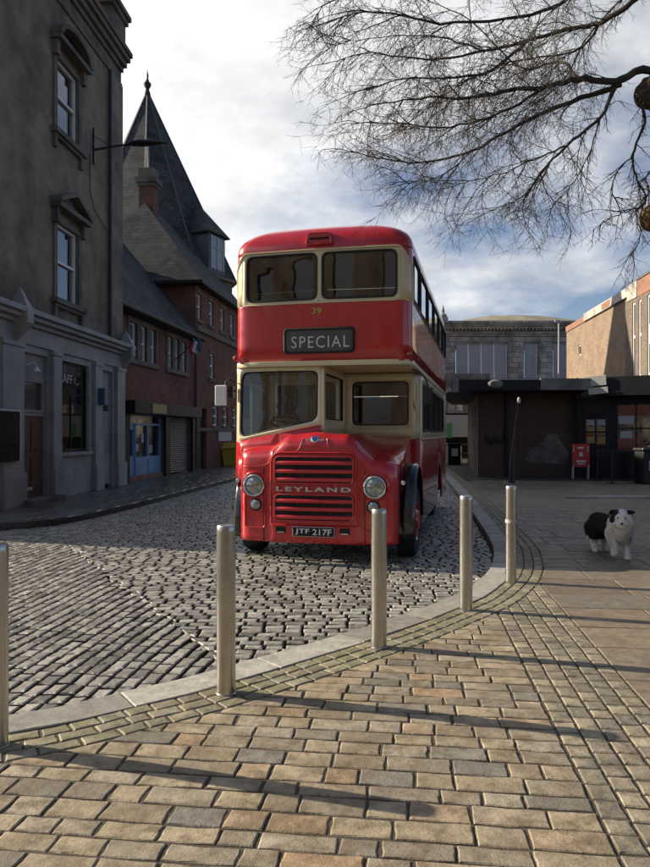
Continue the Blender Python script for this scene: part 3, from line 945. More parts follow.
cb_.grid([[fc(-1.19+(CX+1.19)*i/12, z0_+((1.59+.235*i/12)-z0_)*j/2) for i in range(13)] for j in range(3) for z0_ in (1.40,)], 0)
solid_panel(cb_, ue, -1.19, 1.05, 1.59, fc, 0, 8)
solid_panel(cb_, -1.19, -1.0, 1.05, 1.40, fc, 0, 3)
def fs(y_, z): return (-1.22, y_, z)
hole_panel(cb_, rect(.19, BY+.1, 1.50, 2.63), rect(.30, 1.35, 1.68, 2.48), .08, fs, 1)
arch_strip(cb_, -1, .19, BY+.2, 1.50, .42, .72, .5, .64, 0)
def fi(y_, z): return (CX, y_, z)
hole_panel(cb_, rect(.0, BY+.02, 1.72, 2.63), rect(.12, 1.30, 1.90, 2.52), .05, fi, 1)
cabo = cb_.build('cab', ['bus_red', 'bus_cream'], bus, smooth=True, sharp=40)
md = cabo.modifiers.new('thick', 'SOLIDIFY'); md.thickness = .025; md.offset = 0
glazing(cabo, WS, [.13, .12, .09, .13], fc, nc_, ns=14, gw=.02)
glazing(cabo, rect(.12, 1.30, 1.90, 2.52), .05, fi, lambda a, b: (1, 0, 0), gw=.015)
glazing(cabo, rect(.30, 1.35, 1.68, 2.48), .08, fs, lambda a, b: (-1, 0, 0))
# cab interior
sw = MB()
c0 = Vector((-.58, .42, 1.86)); tm = Matrix.Translation(c0) @ Matrix.Rotation(radians(-22), 4, 'X')
sw.tube([tm @ Vector((.22*cos(a), .22*sin(a), 0)) for a in [2*pi*i/32 for i in range(33)]], .016, 8, caps=False)
for a in (pi/2, pi/2+2.1, pi/2-2.1): sw.tube([c0, tm @ Vector((.22*cos(a), .22*sin(a), 0))], .012, 6)
sw.tube([c0, c0+Vector((0, -.15, -.5))], .025, 8)
sw.build('steering_wheel', 'rubber', cabo, smooth=True)
st = MB(); st.box(-.82, -.36, .72, 1.15, 1.25, 1.38); st.box(-.82, -.36, 1.10, 1.22, 1.38, 2.0); st.build('driver_seat', 'seat_cloth', cabo, bevel=.03)
st = MB(); st.box(-1.18, CX-.03, 1.40, 1.44, 1.2, 2.62); st.build('cab_bulkhead', 'interior_cream', cabo)
st = MB(); st.box(-.98, -.40, 1.375, 1.39, 1.95, 2.45); st.build('bulkhead_window', 'window_shade', cabo)
st = MB(); st.box(-1.05, -.15, .06, .30, 1.50, 1.60); st.box(-.42, -.28, .10, .22, 1.60, 1.68); st.build('dashboard', 'interior_cream', cabo, bevel=.01)
st = MB(); st.tube([(-1.0, 1.30, 1.5), (-1.0, 1.30, 2.6)], .02, 8); st.build('grab_rail', 'white_paint', cabo, smooth=True); st = MB()
st.tube([(-.70, .35, 2.58), (-.70, .34, 2.30)], .012, 6); st.build('grab_rail', 'white_paint', cabo, smooth=True)
st = MB(); a = fc(-.56, 2.56); e = fc(-.58, 2.12)
st.tube([(a[0], a[1]-.02, a[2]), (e[0], e[1]-.025, e[2])], .006, 6); st.tube([(e[0]-.002, e[1]-.018, e[2]+.24), (e[0], e[1]-.018, e[2]-.14)], .008, 6)
st.build('wiper', 'rubber', cabo, smooth=True)

# --- nose and bonnet: one sheet, up the front then back over the top
nose = MB()
NX = 72
def sstep(a, b, x): t = max(0, min(1, (x-a)/(b-a))); return t*t*(3-2*t)
def ztop(x):
    z = 1.70
    z -= .15*sstep(.34, .62, -x)          # drops beside the hump, driver's side
    z -= .03*sstep(.62, 1.05, -x)
    z -= .33*sstep(.40, .80, x)           # falls to the nearside wing
    z -= .05*sstep(.85, 1.08, x)
    z += .03*math.exp(-(x/.16)**2)        # badge boss
    return z
def yfront(x):
    xx = abs(x+.01); y_ = -.27+.07*(xx/1.08)**2
    if xx > .90: y_ += .18-sqrt(max(0, .18**2-(xx-.90)**2))
    y_ -= .022*sstep(.62, .56, xx)        # centre panel stands proud
    return y_
xs = [-1.08+2.155*i/NX for i in range(NX+1)]
prof = [('f', .28)]+[('f', .28+.06*i) for i in range(1, 13)]
rows = []
for t in [i/16 for i in range(17)]:
    rows.append([(x, yfront(x), .28+(ztop(x)-.20-.28)*t) for x in xs])
for a in [pi/2*i/8 for i in range(1, 9)]:
    rows.append([(x, yfront(x)+.20*(1-cos(a))*1.0, ztop(x)-.20+.20*sin(a)) for x in xs])
for t in [i/10 for i in range(1, 11)]:
    row = []
    for x in xs:
        y0 = yfront(x)+.20; yb = 1.49 if x > .05 else .55
        z1 = 1.66 if x > .05 else ztop(x)
        f = t**.8
        zc_ = 1.535+.26*(x+1.1)/1.15
        row.append((x, y0+(yb-y0)*t, ztop(x)+(max(z1, ztop(x)+.02)-ztop(x))*f if x > .05 else ztop(x)+max(0, zc_-ztop(x))*min(1, t*3.2)))
    rows.append(row)
nose.grid(rows)
# return down the nearside flank of the bonnet and the body behind it
fr_ = [(1.075, yfront(1.075)+.20+(1.49-yfront(1.075)-.20)*t, ztop(1.075)+(1.66-ztop(1.075))*t**.8) for t in [i/10 for i in range(11)]]
nose.grid([[(p[0], p[1], p[2]) for p in fr_], [(1.078, p[1], max(.34, .5+sqrt(max(0, .62**2-(p[1]-.72)**2)))) if abs(p[1]-.72) < .62 else (1.078, p[1], .34) for p in fr_]])
no = nose.build('bonnet', 'bus_red', bus, smooth=True, sharp=50)
md = no.modifiers.new('thick', 'SOLIDIFY'); md.thickness = .012; md.offset = -1
def ry(x): return yfront(x)-.004
def ridge(parent, name, loop, r=.012, m='bus_red'):
    g = MB(); pts = [(p.x, ry(p.x)-.004, p.y) for p in loop]; pts.append(pts[0]); pts.append(pts[1])
    g.tube(pts, r, 8, caps=False, sy=1.0); return g.build(name, m, parent, smooth=True)
# grille
GX = -.01
gl_ = thing  # noqa
g = MB()
lo = rloop([(GX-.60, .50), (GX+.60, .50), (GX+.60, 1.47), (GX-.60, 1.47)], [.03, .03, .16, .16], 8, 8)
rows = []
for sc_, k in ((1.0, .010), (.995, -.014), (.972, -.022), (.955, -.010), (.945, .0)):
    rows.append([(GX+(p.x-GX)*sc_, ry(p.x)+k, .97+(p.y-.97)*sc_) for p in lo])
g.grid(rows, close=True)
grille = g.build('grille', 'bus_red', bus, smooth=True, sharp=50)
for za, zb in ((1.07, 1.395), (.585, .90)):
    h = MB(); c = rloop([(GX-.525, za-.012), (GX+.525, za-.012), (GX+.525, zb+.012), (GX-.525, zb+.012)], .07, 6, 6)
    k = h.verts([(p.x, ry(p.x)-.005, p.y) for p in c]+[(p.x, ry(p.x)-.021, p.y) for p in c]); n = len(c)
    h.face([k+n+i for i in range(n)]); h.grid([[(p.x, ry(p.x)+.003, p.y) for p in c], [(p.x, ry(p.x)-.021, p.y) for p in c]], close=True)
    h.build('grille_opening', 'under_black', grille)
    h = MB(); c2 = [(GX+(p.x-GX)*1.0, ry(p.x)-.022, p.y) for p in c]; h.tube(c2+[c2[0], c2[1]], .011, 8, caps=False)
    h.build('grille_surround', 'bus_red', grille, smooth=True)
    for i in range(3):
        zc = za+(zb-za)*(i+.40)/3
        s_ = MB(); rows = []
        for dz, dy in ((-.034, -.020), (-.029, -.046), (.0, -.054), (.017, -.044), (.022, -.020)):
            rows.append([(GX-.515+1.03*q/12, ry(GX-.515+1.03*q/12)+dy*(1-.5*(abs(q-6)/6)**8), zc+dz) for q in range(13)])
        s_.grid(rows); s_.build('slat', 'bus_red', grille, smooth=True, sharp=80)
tx = text_obj('grille_lettering', 'LEYLAND', 1.00, .060, Matrix.Translation((GX, -.322, .985)), 'silver_letters', grille, .012, .035, 1.35)
for v in tx.data.vertices: v.co.y += (ry(v.co.x)-ry(GX))
# slots and number plate
for x in (-.455, .40):
    h = MB(); h.box(x-.065, x+.065, ry(x)-.008, ry(x)+.02, .405, .485); sl_ = h.build('tow_slot', 'under_black', bus)
    h = MB(); h.box(x-.05, x+.05, ry(x)-.014, ry(x)-.008, .41, .422); h.build('slot_lip', 'chrome', sl_)
h = MB(); h.box(-.285, .275, ry(0)-.030, ry(0)-.004, .370, .500); pl = h.build('number_plate', 'pale_concrete', bus, bevel=.004)
h = MB(); h.box(-.275, .265, ry(0)-.034, ry(0)-.0301, .380, .490); h.build('plate_face', 'black_paint', pl)
text_obj('plate_lettering', 'JTF', .19, .078, Matrix.Translation((-.15, ry(0)-.037, .435)), 'white_paint', pl, .005, .012)
text_obj('plate_lettering', '217F', .25, .078, Matrix.Translation((.11, ry(0)-.037, .435)), 'white_paint', pl, .005, .012)
# badge
h = MB(); c = [(.045*cos(a), ry(0)+.035, 1.60+.045*sin(a)) for a in [2*pi*i/24 for i in range(24)]]
h.lathe([(.058, 0), (.058, .018), (.045, .024), (0, .024)], 28, mt=Matrix.Translation((0, yfront(0)+.045, 1.625)) @ Matrix.Rotation(radians(62), 4, 'X') @ Matrix.Scale(.85, 4, (0, 1, 0)))
h.box(-.125, -.05, yfront(0)+.022, yfront(0)+.034, 1.612, 1.636); h.box(.05, .125, yfront(0)+.022, yfront(0)+.034, 1.612, 1.636)
bg_ = h.build('badge', 'chrome', bus, smooth=True, sharp=40)
h = MB(); h.lathe([(.036, .0), (.036, .027), (0, .029)], 24, mt=Matrix.Translation((0, yfront(0)+.045, 1.625)) @ Matrix.Rotation(radians(62), 4, 'X'))
h.build('badge_centre', 'badge_blue', bg_, smooth=True, sharp=40)
# centre panel shut lines
h = MB()
for x in (-.70, .66): h.box(x-.0035, x+.0035, ry(x)-.004, ry(x)+.006, .285, 1.25)
h.build('shut_line', 'under_black', bus)
# lamps
for x in (-.835, .785):
    R = lambda r, dy=0: Matrix.Translation((x, ry(x)-.0+dy, 1.02)) @ Matrix.Rotation(radians(90), 4, 'X')
    lp = MB(); lp.lathe([(.150, -.02), (.150, .025), (.146, .042), (.132, .048), (.120, .038), (.118, .02)], 40, mt=R(0)); hl = lp.build('headlight', 'chrome', bus, smooth=True, sharp=50)
    lp = MB(); lp.lathe([(.120, .022), (.10, .038), (.06, .052), (.0, .058)], 36, mt=R(0)); lp.build('lens', 'lens', hl, smooth=True)
    lp = MB(); lp.lathe([(.155, -.02), (.160, .012), (.170, .016), (.182, .004), (.186, -.02)], 40, mt=R(0)); lp.build('lamp_surround', 'bus_red', hl, smooth=True, sharp=60)
    R = Matrix.Translation((x+(.02 if x < 0 else -.02), ry(x), .765)) @ Matrix.Rotation(radians(90), 4, 'X')
    lp = MB(); lp.lathe([(.085, -.02), (.085, .010), (.076, .014), (.066, .006)], 30, mt=R); fo = lp.build('fog_light', 'rubber', bus, smooth=True, sharp=50)
    lp = MB(); lp.lathe([(.066, .0), (.064, .018), (.04, .030), (0, .036)], 28, mt=R); lp.build('lens', 'lens', fo, smooth=True)
    x0, x1 = (x-.155, x+.175) if x < 0 else (x-.175, x+.155)
    ridge(bus, 'lamp_panel_moulding', rloop(rect(x0+.02, x1-.02, .46, 1.20), [.05, .05, .14, .14], 8, 6), .010)
# crease lines on the driver's side wing
h = MB()
def crease(pts, r=.006):
    cp = cat_rom([Vector(p) for p in pts], 6); h.tube([(p.x, (ry(p.x)-.0 if p.y < ztop(p.x)-.2 else yfront(p.x)+.20*(1-sqrt(max(0, 1-((p.y-ztop(p.x)+.20)/.20)**2)))-.004), p.y) for p in cp], r, 6)
crease([(-1.0, 1.27), (-.82, 1.27), (-.66, 1.30), (-.60, 1.38), (-.57, 1.47), (-.50, 1.53)])
h.build('panel_crease', 'bus_red', bus, smooth=True); h = MB(); crease([(-.29, 1.46), (-.22, 1.49), (-.18, 1.56), (-.16, 1.64)]); h.build('panel_crease', 'bus_red', bus, smooth=True); h = MB(); crease([(.29, 1.46), (.22, 1.49), (.18, 1.56), (.16, 1.64)])
h.build('panel_crease', 'bus_red', bus, smooth=True)
# side repeaters and shoulder lamps
for s in (-1, 1):
    h = MB(); x = s*1.07; h.tube([(x, -.02, 1.06), (x+s*.05, -.06, 1.07)], .012, 8); h.lathe([(.03, 0), (.028, .03), (0, .045)], 20, mt=Matrix.Translation((x+s*.055, -.05, 1.07)) @ Matrix.Rotation(radians(90), 4, 'X'))
    h.build('side_lamp', 'chrome', bus, smooth=True)
    h = MB(); h.lathe([(.034, 0), (.034, .02), (.022, .045), (0, .05)], 20, mt=Matrix.Translation((s*1.185, .03, 2.74)) @ Matrix.Rotation(radians(90), 4, 'X') @ Matrix.Rotation(s*radians(35), 4, 'Y'))
    h.build('marker_light', 'amber_lens', bus, smooth=True)
# front mudguards
for s in (-1, 1):
    h = MB(); rows = []
    for i in range(19):
        a = pi*(-.10+1.10*i/18); R_ = .61
        yy, z = .70-R_*cos(a), .5+R_*1.28*sin(a)*(1 if sin(a) > 0 else .9)
        row = []
        for x_, k in ((1.02, -.05), (1.05, .0), (1.13, .025), (1.22, .015), (1.26, -.01), (1.268, -.03)):
            row.append((s*x_, .70-(R_+k)*cos(a), .5+(R_*1.28+k)*sin(a)*(1 if sin(a) > 0 else .9)))
        rows.append(row)
    h.grid(rows); o_ = h.build('mudguard', 'mudguard_black', bus, smooth=True, sharp=60)
    md = o_.modifiers.new('thick', 'SOLIDIFY'); md.thickness = .012
# wheels
def wheel(s, y_, w=.27, dual=False):
    mt = Matrix.Translation((s*(1.12 if dual else 1.235), y_, .5)) @ Matrix.Rotation(s*radians(90), 4, 'Y')
    t = MB(); prof = [(.29, -w+.02), (.40, -w), (.475, -w+.03), (.50, -w+.07), (.50, -.05), (.478, -.015), (.42, .0), (.33, -.005), (.29, -.02)]
    t.lathe(prof, 44, mt=mt)
    wo = t.build('wheel', 'rubber', bus, smooth=True, sharp=35)
    t = MB(); t.lathe([(.29, -.01), (.275, -.005), (.26, -.05), (.20, -.06), (.17, -.03), (.13, .0), (.12, .02), (.0, .025)], 32, mt=mt)
    for i in range(10):
        a = 2*pi*i/10; t.lathe([(.014, -.06), (.014, -.03), (0, -.028)], 6, mt=mt @ Matrix.Translation((.225*cos(a), .225*sin(a), 0)))
    t.build('rim', 'bus_red', wo, smooth=True, sharp=35)
for s in (-1, 1): wheel(s, .72); wheel(s, RW, .5, True)
# mirrors
mr = MB(); mr.tube([(-1.22, .10, 2.42), (-1.29, .04, 2.46), (-1.33, .0, 2.42), (-1.34, -.02, 2.30)], .012, 8); mr.tube([(-1.22, .1, 2.30), (-1.34, .0, 2.30)], .014, 8)
mr.box(-1.30, -1.235, .02, .10, 2.20, 2.36)
mo = mr.build('mirror_arm', 'rubber', bus, smooth=True, sharp=40)
mr = MB(); mr.box(-1.47, -1.30, -.06, -.03, 2.09, 2.37); mr.build('mirror', 'white_paint', mo, bevel=.02)
mr = MB(); mr.tube(cat_rom([Vector(p) for p in ((1.22, .2, 2.55), (1.30, .08, 2.52), (1.40, .02, 2.42), (1.44, .0, 2.30), (1.44, .0, 2.18))], 5), .011, 8)
mo = mr.build('mirror_arm', 'rubber', bus, smooth=True)
mr = MB(); mr.box(1.39, 1.50, -.03, 0, 2.08, 2.30); mr.build('mirror', 'rubber', mo, bevel=.015)
# nearside stay and canopy bracket
mr = MB(); mr.tube([(1.20, 1.50, 2.5), (1.20, 1.50, .9)], .014, 8); mr.build('door_rail', 'chrome', bus, smooth=True)
# upper deck interior
for i in range(8):
    for s in (-1, 1):
        yy = .75+i*.86
        h = MB(); h.box(s*.68-.42, s*.68+.42, yy, yy+.42, 3.05, 3.17); h.box(s*.68-.42, s*.68+.42, yy+.38, yy+.46, 3.17, 3.66); h.build('seat', 'seat_cloth', bus, bevel=.03)
for i in range(5):
    for s in (-1, 1):
        yy = 2.0+i*.9; h = MB(); h.box(s*.68-.42, s*.68+.42, yy, yy+.42, 1.1, 1.22); h.box(s*.68-.42, s*.68+.42, yy+.38, yy+.46, 1.22, 1.75); h.build('seat', 'seat_cloth', bus, bevel=.03)
h = MB(); h.tube([(-1.15, .16, 3.64), (-.04, .10, 3.645)], .012, 8); h.build('front_rail', 'chrome', bus, smooth=True); h = MB(); h.tube([(.04, .10, 3.645), (1.15, .16, 3.64)], .012, 8); h.build('front_rail', 'chrome', bus, smooth=True)
h = MB(); h.box(-.86, -.56, .20, .42, 3.44, 3.56); h.box(-.80, -.45, .24, .5, 3.2, 3.47); h.build('periscope_box', 'interior_cream', bus, bevel=.01)
h = MB(); h.prism([(x*.98, yy) for x, yy in plan(w=1.17, y0=.12, y1=BL-.1)], 4.27, 4.28); h.build('ceiling', 'interior_cream', bus)
h = MB(); h.prism([(x, yy) for x, yy in plan(w=1.17, y0=.06, y1=BL-.05)], 2.72, 2.73); h.build('deck_lining', 'seat_cloth', bus)
h = MB(); h.tube([(1.0, 1.4, 1.66), (1.0, 1.47, 1.72)], .01, 6); 
# ------------------------------------------------------------------ buildings on the left
def frame_at(m, c, D):
    """local frame of a facade X = c + m*D starting at depth D, facing the street"""
    return (c+m*D, D, 0), atan2(1, m), sqrt(1+m*m)
# ---- tall rendered corner building with the cafe
CD0 = 13.6
loc, rz, kk = frame_at(.073, -7.92, CD0)
cafe = thing('corner_building', 'tall dark rendered building with a grey painted cafe shopfront and pedimented windows', 'building', loc, rz)
S = lambda D: (D-CD0)*kk
SW_ = S(21.7)
uw = [(S(17.3), S(18.55))]
holes = [(a, b, c, d) for a, b in uw for c, d in ((4.98, 6.85), (9.15, 10.95))]
mb = MB(); wall(mb, 0, SW_, 4.30, 13.0, holes, 0, 0, .14)
wall(mb, 0, 9, .0, 14.4, [], 0, 0, axis='y'); wall(mb, 0, 9, 0, 14.4, [], SW_, 0, axis='y')
mb.poly([(0, 9, 0), (SW_, 9, 0), (SW_, 9, 14.4), (0, 9, 14.4)]); mb.poly([(0, 0, 13.4), (SW_, 0, 13.4), (SW_, 9, 13.4), (0, 9, 13.4)])
mb.build('wall', 'stone_render', cafe)
for (a, b, c, d) in holes: sash(cafe, a+.02, b-.02, c, d, .10)
mb = MB()
for z0, z1, p in ((12.35, 12.45, .08), (12.80, 12.95, .14), (12.95, 13.12, .30), (13.12, 13.27, .46), (13.27, 13.42, .56), (12.45, 12.80, .03)):
    p *= .62; mb.box(-.3, SW_+p*.35, -p, .3, z0, z1)
mb.build('cornice', 'stone_trim', cafe, bevel=.015)
mb = MB(); mb.box(S(20.6), SW_+.05, -.14, 1.0, 13.42, 14.25); mb.box(S(20.45), SW_+.10, -.22, 1.1, 14.25, 14.40); mb.box(S(20.35), SW_+.14, -.30, 1.2, 14.40, 14.55)
mb.box(0, S(20.6), -.02, .3, 13.42, 13.9); mb.build('parapet', 'stone_trim', cafe, bevel=.01)
mb = MB(); mb.box(S(20.75), SW_+.01, -.07, .0, 4.5, 12.35); mb.build('corner_pilaster', 'stone_render', cafe, bevel=.01)
mb = MB(); mb.tube([(S(20.6), -.10, 4.36), (S(20.6), -.10, 12.3)], .055, 10); mb.build('downpipe', 'dark_metal', cafe, smooth=True)
mb = MB(); mb.tube([(S(19.3), -.03, 9.35), (S(19.3), -.03, 8.3), (S(19.6), -.03, 7.9), (S(20.4), -.05, 7.55)], .012, 6); mb.build('cable', 'dark_metal', cafe)
for a, b in uw:
    for lvl, (zs, ze) in enumerate(((4.98, 6.85), (9.15, 10.95))):
        mb = MB()
        mb.box(a-.17, a, -.05, .0, zs, ze+.12); mb.box(b, b+.17, -.05, .0, zs, ze+.12); mb.box(a, b, -.05, 0, ze, ze+.12)
        mb.box(a-.28, b+.28, -.17, 0, zs-.16, zs-.03); mb.box(a-.22, b+.22, -.10, 0, zs-.24, zs-.16)
        mb.box(a-.20, a-.06, -.09, 0, zs-.50, zs-.24); mb.box(b+.06, b+.20, -.09, 0, zs-.50, zs-.24)
        mb.box(a-.24, a-.08, -.16, 0, ze-.05, ze+.30); mb.box(b+.08, b+.24, -.16, 0, ze-.05, ze+.30)
        mb.box(a-.30, b+.30, -.28, 0, ze+.30, ze+.42)
        mid = (a+b)/2
        if lvl == 0:   # triangular pediment
            for s in (-1, 1):
                x0, x1 = mid+s*(b-a+.62)/2, mid
                k = mb.verts([(x0, -.30, ze+.42), (x0, -.30, ze+.54), (x1, -.30, ze+.93), (x1, -.30, ze+.81), (x0, 0, ze+.42), (x0, 0, ze+.54), (x1, 0, ze+.93), (x1, 0, ze+.81)])
                for f in ((0,1,2,3),(4,7,6,5),(0,4,5,1),(1,5,6,2),(2,6,7,3),(3,7,4,0)): mb.face([k+i for i in f])
            mb.poly([(a-.3, -.06, ze+.42), (b+.3, -.06, ze+.42), (mid, -.06, ze+.86)])
        else:          # segmental pediment
            pts = [(mid+(b-a+.62)/2*cos(t), ze+.42+.48*sin(t)) for t in [pi*i/14 for i in range(15)]]
            mb.grid([[(p[0], -.30, p[1]) for p in pts], [(mid+(p[0]-mid)*.86, -.30, ze+.42+(p[1]-ze-.42)*.78) for p in pts]])
            mb.grid([[(p[0], -.30, p[1]) for p in pts], [(p[0], 0, p[1]) for p in pts]])
            mb.grid([[(mid+(p[0]-mid)*.86, -.30, ze+.42+(p[1]-ze-.42)*.78) for p in pts], [(mid+(p[0]-mid)*.86, -.05, ze+.42+(p[1]-ze-.42)*.78) for p in pts]])
        mb.build('window_surround', 'stone_trim', cafe)
# shopfront (grey painted)
d1 = (S(15.5), S(16.8)); w1 = (S(17.38), S(19.2)); d2 = (S(19.95), S(20.95))
mb = MB(); wall(mb, 0, SW_, 0, 3.62, [(d1[0], d1[1], .0, 3.45), (w1[0], w1[1], 1.13, 3.45), (d2[0], d2[1], 0, 3.45)], -.04, 0, .16)
wall(mb, -.04, .4, 0, 3.62, [], SW_+.004, 0, axis='y')
front = mb.build('shopfront', 'shop_paint', cafe)
mb = MB(); mb.box(0, SW_+.02, -.10, -.041, 3.62, 4.02)
for z0, z1, p in ((4.02, 4.12, .20), (4.12, 4.22, .34), (4.22, 4.34, .44)): mb.box(0, SW_+p*.3, -p, .0, z0, z1)
mb.build('fascia', 'shop_paint', front, bevel=.01)
mb = MB()
for a, b in ((S(14.6), d1[0]-.02), (d1[1]+.10, w1[0]-.04), (w1[1]+.22, d2[0]-.03), (d2[1]+.12, SW_)):
    mb = MB(); mb.box(a, b, -.15, -.041, .75, 3.50); mb.box(a-.03, b+.03, -.20, -.041, 0.02, .75); mb.box(a-.03, b+.03, -.18, -.041, 3.50, 3.61); mb.build('pilaster', 'shop_paint', front, bevel=.012)
mb = MB(); mb.box(w1[0]-.08, w1[1]+.08, -.13, -.042, 1.04, 1.13); mb.build('shop_sill', 'shop_paint', front, bevel=.008)
mb = MB()
for xx in (S(15.15), SW_-.12):
    mb = MB(); mb.box(xx-.14, xx+.14, -.46, -.0, 4.0, 4.30)
    k = mb.verts([(xx-.14, -.46, 4.30), (xx+.14, -.46, 4.30), (xx+.14, -.02, 4.30), (xx-.14, -.02, 4.30), (xx, -.22, 4.80)])
    for f in ((0, 1, 4), (1, 2, 4), (2, 3, 4), (3, 0, 4)): mb.face([k+i for i in f])
    k = mb.verts([(xx-.14, -.47, 4.0), (xx+.14, -.47, 4.0), (xx+.14, -.04, 4.0), (xx-.14, -.04, 4.0), (xx, -.10, 3.55)])
    for f in ((0, 1, 4), (1, 2, 4), (2, 3, 4), (3, 0, 4)): mb.face([k+i for i in f])
    mb.build('console_finial', 'shop_paint', front)
# door one
mb = MB(); mb.box(d1[0]+.02, d1[1]-.02, .08, .13, .12, 2.02)
for (a, b, c, d) in ((.12, .42, 1.2, 1.9), (.52, .82, 1.2, 1.9), (.12, .42, .3, 1.05), (.52, .82, .3, 1.05)): mb.box(d1[0]+a*1.35, d1[0]+b*1.35, .06, .081, c, d)
dr = mb.build('door', 'wood_door', cafe, bevel=.006)
mb = MB(); mb.box(d1[0]+.42, d1[0]+.72, .045, .062, .30, .38); mb.build('letterbox', 'chrome', dr)
mb = MB(); mb.tube([(d1[0]+.10, .08, 1.0), (d1[0]+.10, .04, 1.1), (d1[0]+.10, .08, 1.2)], .012, 6); mb.build('handle', 'chrome', dr)
mb = MB(); mb.box(d1[0], d1[1], .05, .14, 2.02, 2.10); mb.build('transom', 'shop_paint', cafe); mb = MB(); mb.box(d1[0]+.0, d1[1], .06, .13, 2.86, 3.45); mb.build('door_head', 'shop_paint', cafe)
sash(cafe, d1[0]+.03, d1[1]-.03, 2.10, 2.86, .08, 'shop_paint', 0)
mb = MB(); mb.box(d1[0]-.15, d1[1]+.1, -.45, .10, .0, .14); mb.build('doorstep', 'stone_trim', cafe, bevel=.015)
mb = MB(); mb.tube([(S(15.9), .07, 3.15), (S(16.0), -.12, 3.24), (S(16.0), -.16, 3.15)], .012, 6); mb.lathe([(.03, .10), (.05, .06), (.10, .0)], 16, mt=Matrix.Translation((S(16.0), -.16, 3.03))); mb.build('wall_lamp', 'white_paint', cafe, smooth=True)
# cafe window
sw_ = MB(); a, b = w1
sw_.box(a, a+.05, .04, .1, 1.13, 3.45); sw_.box(b-.05, b, .04, .1, 1.13, 3.45); sw_.box(a+.05, b-.05, .04, .1, 3.38, 3.45); sw_.box(a+.05, b-.05, .04, .1, 1.13, 1.22); sw_.box(a+.05, b-.05, .05, .09, 2.62, 2.66); sw_.box((a+b)/2-.02, (a+b)/2+.02, .05, .09, 1.22, 2.62)
cw = sw_.build('cafe_window', 'black_paint', cafe)
m_ = MB(); m_.box(a+.02, b-.02, .07, .078, 1.15, 3.43); m_.build('pane', 'shop_glass', cw)
m_ = MB(); m_.box(a-.3, b+.3, 1.6, 1.62, 0, 3.6); m_.box(a-.3, b+.3, .13, 1.6, 1.02, 1.06); m_.box(a-.3, a-.28, .13, 1.6, 1.0, 3.6); m_.box(b+.28, b+.3, .13, 1.6, 1, 3.6); m_.box(a-.3, b+.3, .13, 1.6, 3.56, 3.6); m_.build('cafe_room', 'window_shade', cw)
text_obj('window_lettering', 'CAFF', .80, .22, Matrix.Translation((a+.55, .035, 3.02)), 'paper', cw, .004)
m_ = MB(); m_.tube([(a+1.22+.14*cos(t), .034, 3.02+.12*sin(t)) for t in [pi*.8+pi*i/10 for i in range(11)]], .010, 5); m_.build('cup_emblem', 'paper', cw)
m_ = MB()
for (xx, zz_, w_, h_) in ((.25, 1.25, .16, .42), (.52, 1.25, .12, .30), (.80, 1.25, .20, .5), (1.08, 1.25, .14, .26)): m_ = MB(); m_.box(a+xx-w_/2, a+xx+w_/2, .20, .24, zz_, zz_+h_); m_.build('menu_card', 'ochre_sign' if xx > .7 else 'paper', cw)
m_ = MB(); m_.box(a+.75, a+.95, .45, .47, 1.9, 2.3); m_.box(a+.25, a+.42, .5, .52, 2.0, 2.35); m_.build('window_poster', 'blue_paint', cw)
# second door, blue box sign, board
mb = MB(); mb.box(d2[0], d2[1], .07, .13, .12, 2.1); mb.box(d2[0], d2[1], .05, .14, 2.1, 2.2); mb.box(d2[0], d2[1], .08, .13, 2.9, 3.45); mb.build('side_door', 'shop_paint', cafe, bevel=.008)
sash(cafe, d2[0]+.03, d2[1]-.03, 2.2, 2.9, .08, 'shop_paint', 0)
mb = MB(); x = S(19.72); mb.box(x-.16, x+.10, -.34, -.16, 2.42, 2.88); mb.build('wall_box', 'blue_sign', cafe, bevel=.01)
mb = MB(); mb.box(S(13.7), S(15.15), -.22, -.20, 1.02, 2.08); bo = mb.build('menu_board', 'window_shade', cafe)
mb = MB(); mb.box(S(13.7), S(15.18), -.235, -.221, 2.08, 2.12); mb.box(S(15.14), S(15.18), -.235, -.221, 1.02, 2.08); mb.build('board_frame', 'paper', bo)

# street lamp on its wall bracket
x0, d0 = -7.92+.073*19.6, 19.6
lamp = thing('street_lamp', 'dark street lamp on a long bracket fixed high on the corner building', 'street lamp', (x0, d0, 9.0), 0)
mb = MB(); mb.box(-.02, .05, -.06, .06, .15, 1.15); mb.tube([(0, 0, .55), (.6, 0, .66), (1.05, -.02, .70)], [.035, .03, .03], 8); mb.tube([(.02, 0, .95), (.5, 0, .66)], .012, 6); mb.build('bracket', 'dark_metal', lamp, smooth=True, sharp=40)
mb = MB(); rows = []
for i in range(9):
    t = i/8; w = .02+.15*sin(pi*min(1, t*1.1)**.8)**.8 if t < 1 else .03; xx = .95+1.15*t
    rows.append([(xx, w*cos(a)-.02, .70+.045*t+(.11 if sin(a) > 0 else .05)*(w/.17)*sin(a)) for a in [2*pi*k/14 for k in range(14)]])
mb.grid(rows, close=True); mb.face([0+i for i in range(14)]); mb.face([8*14+i for i in range(14)]); mb.build('lamp_head', 'dark_metal', lamp, smooth=True)

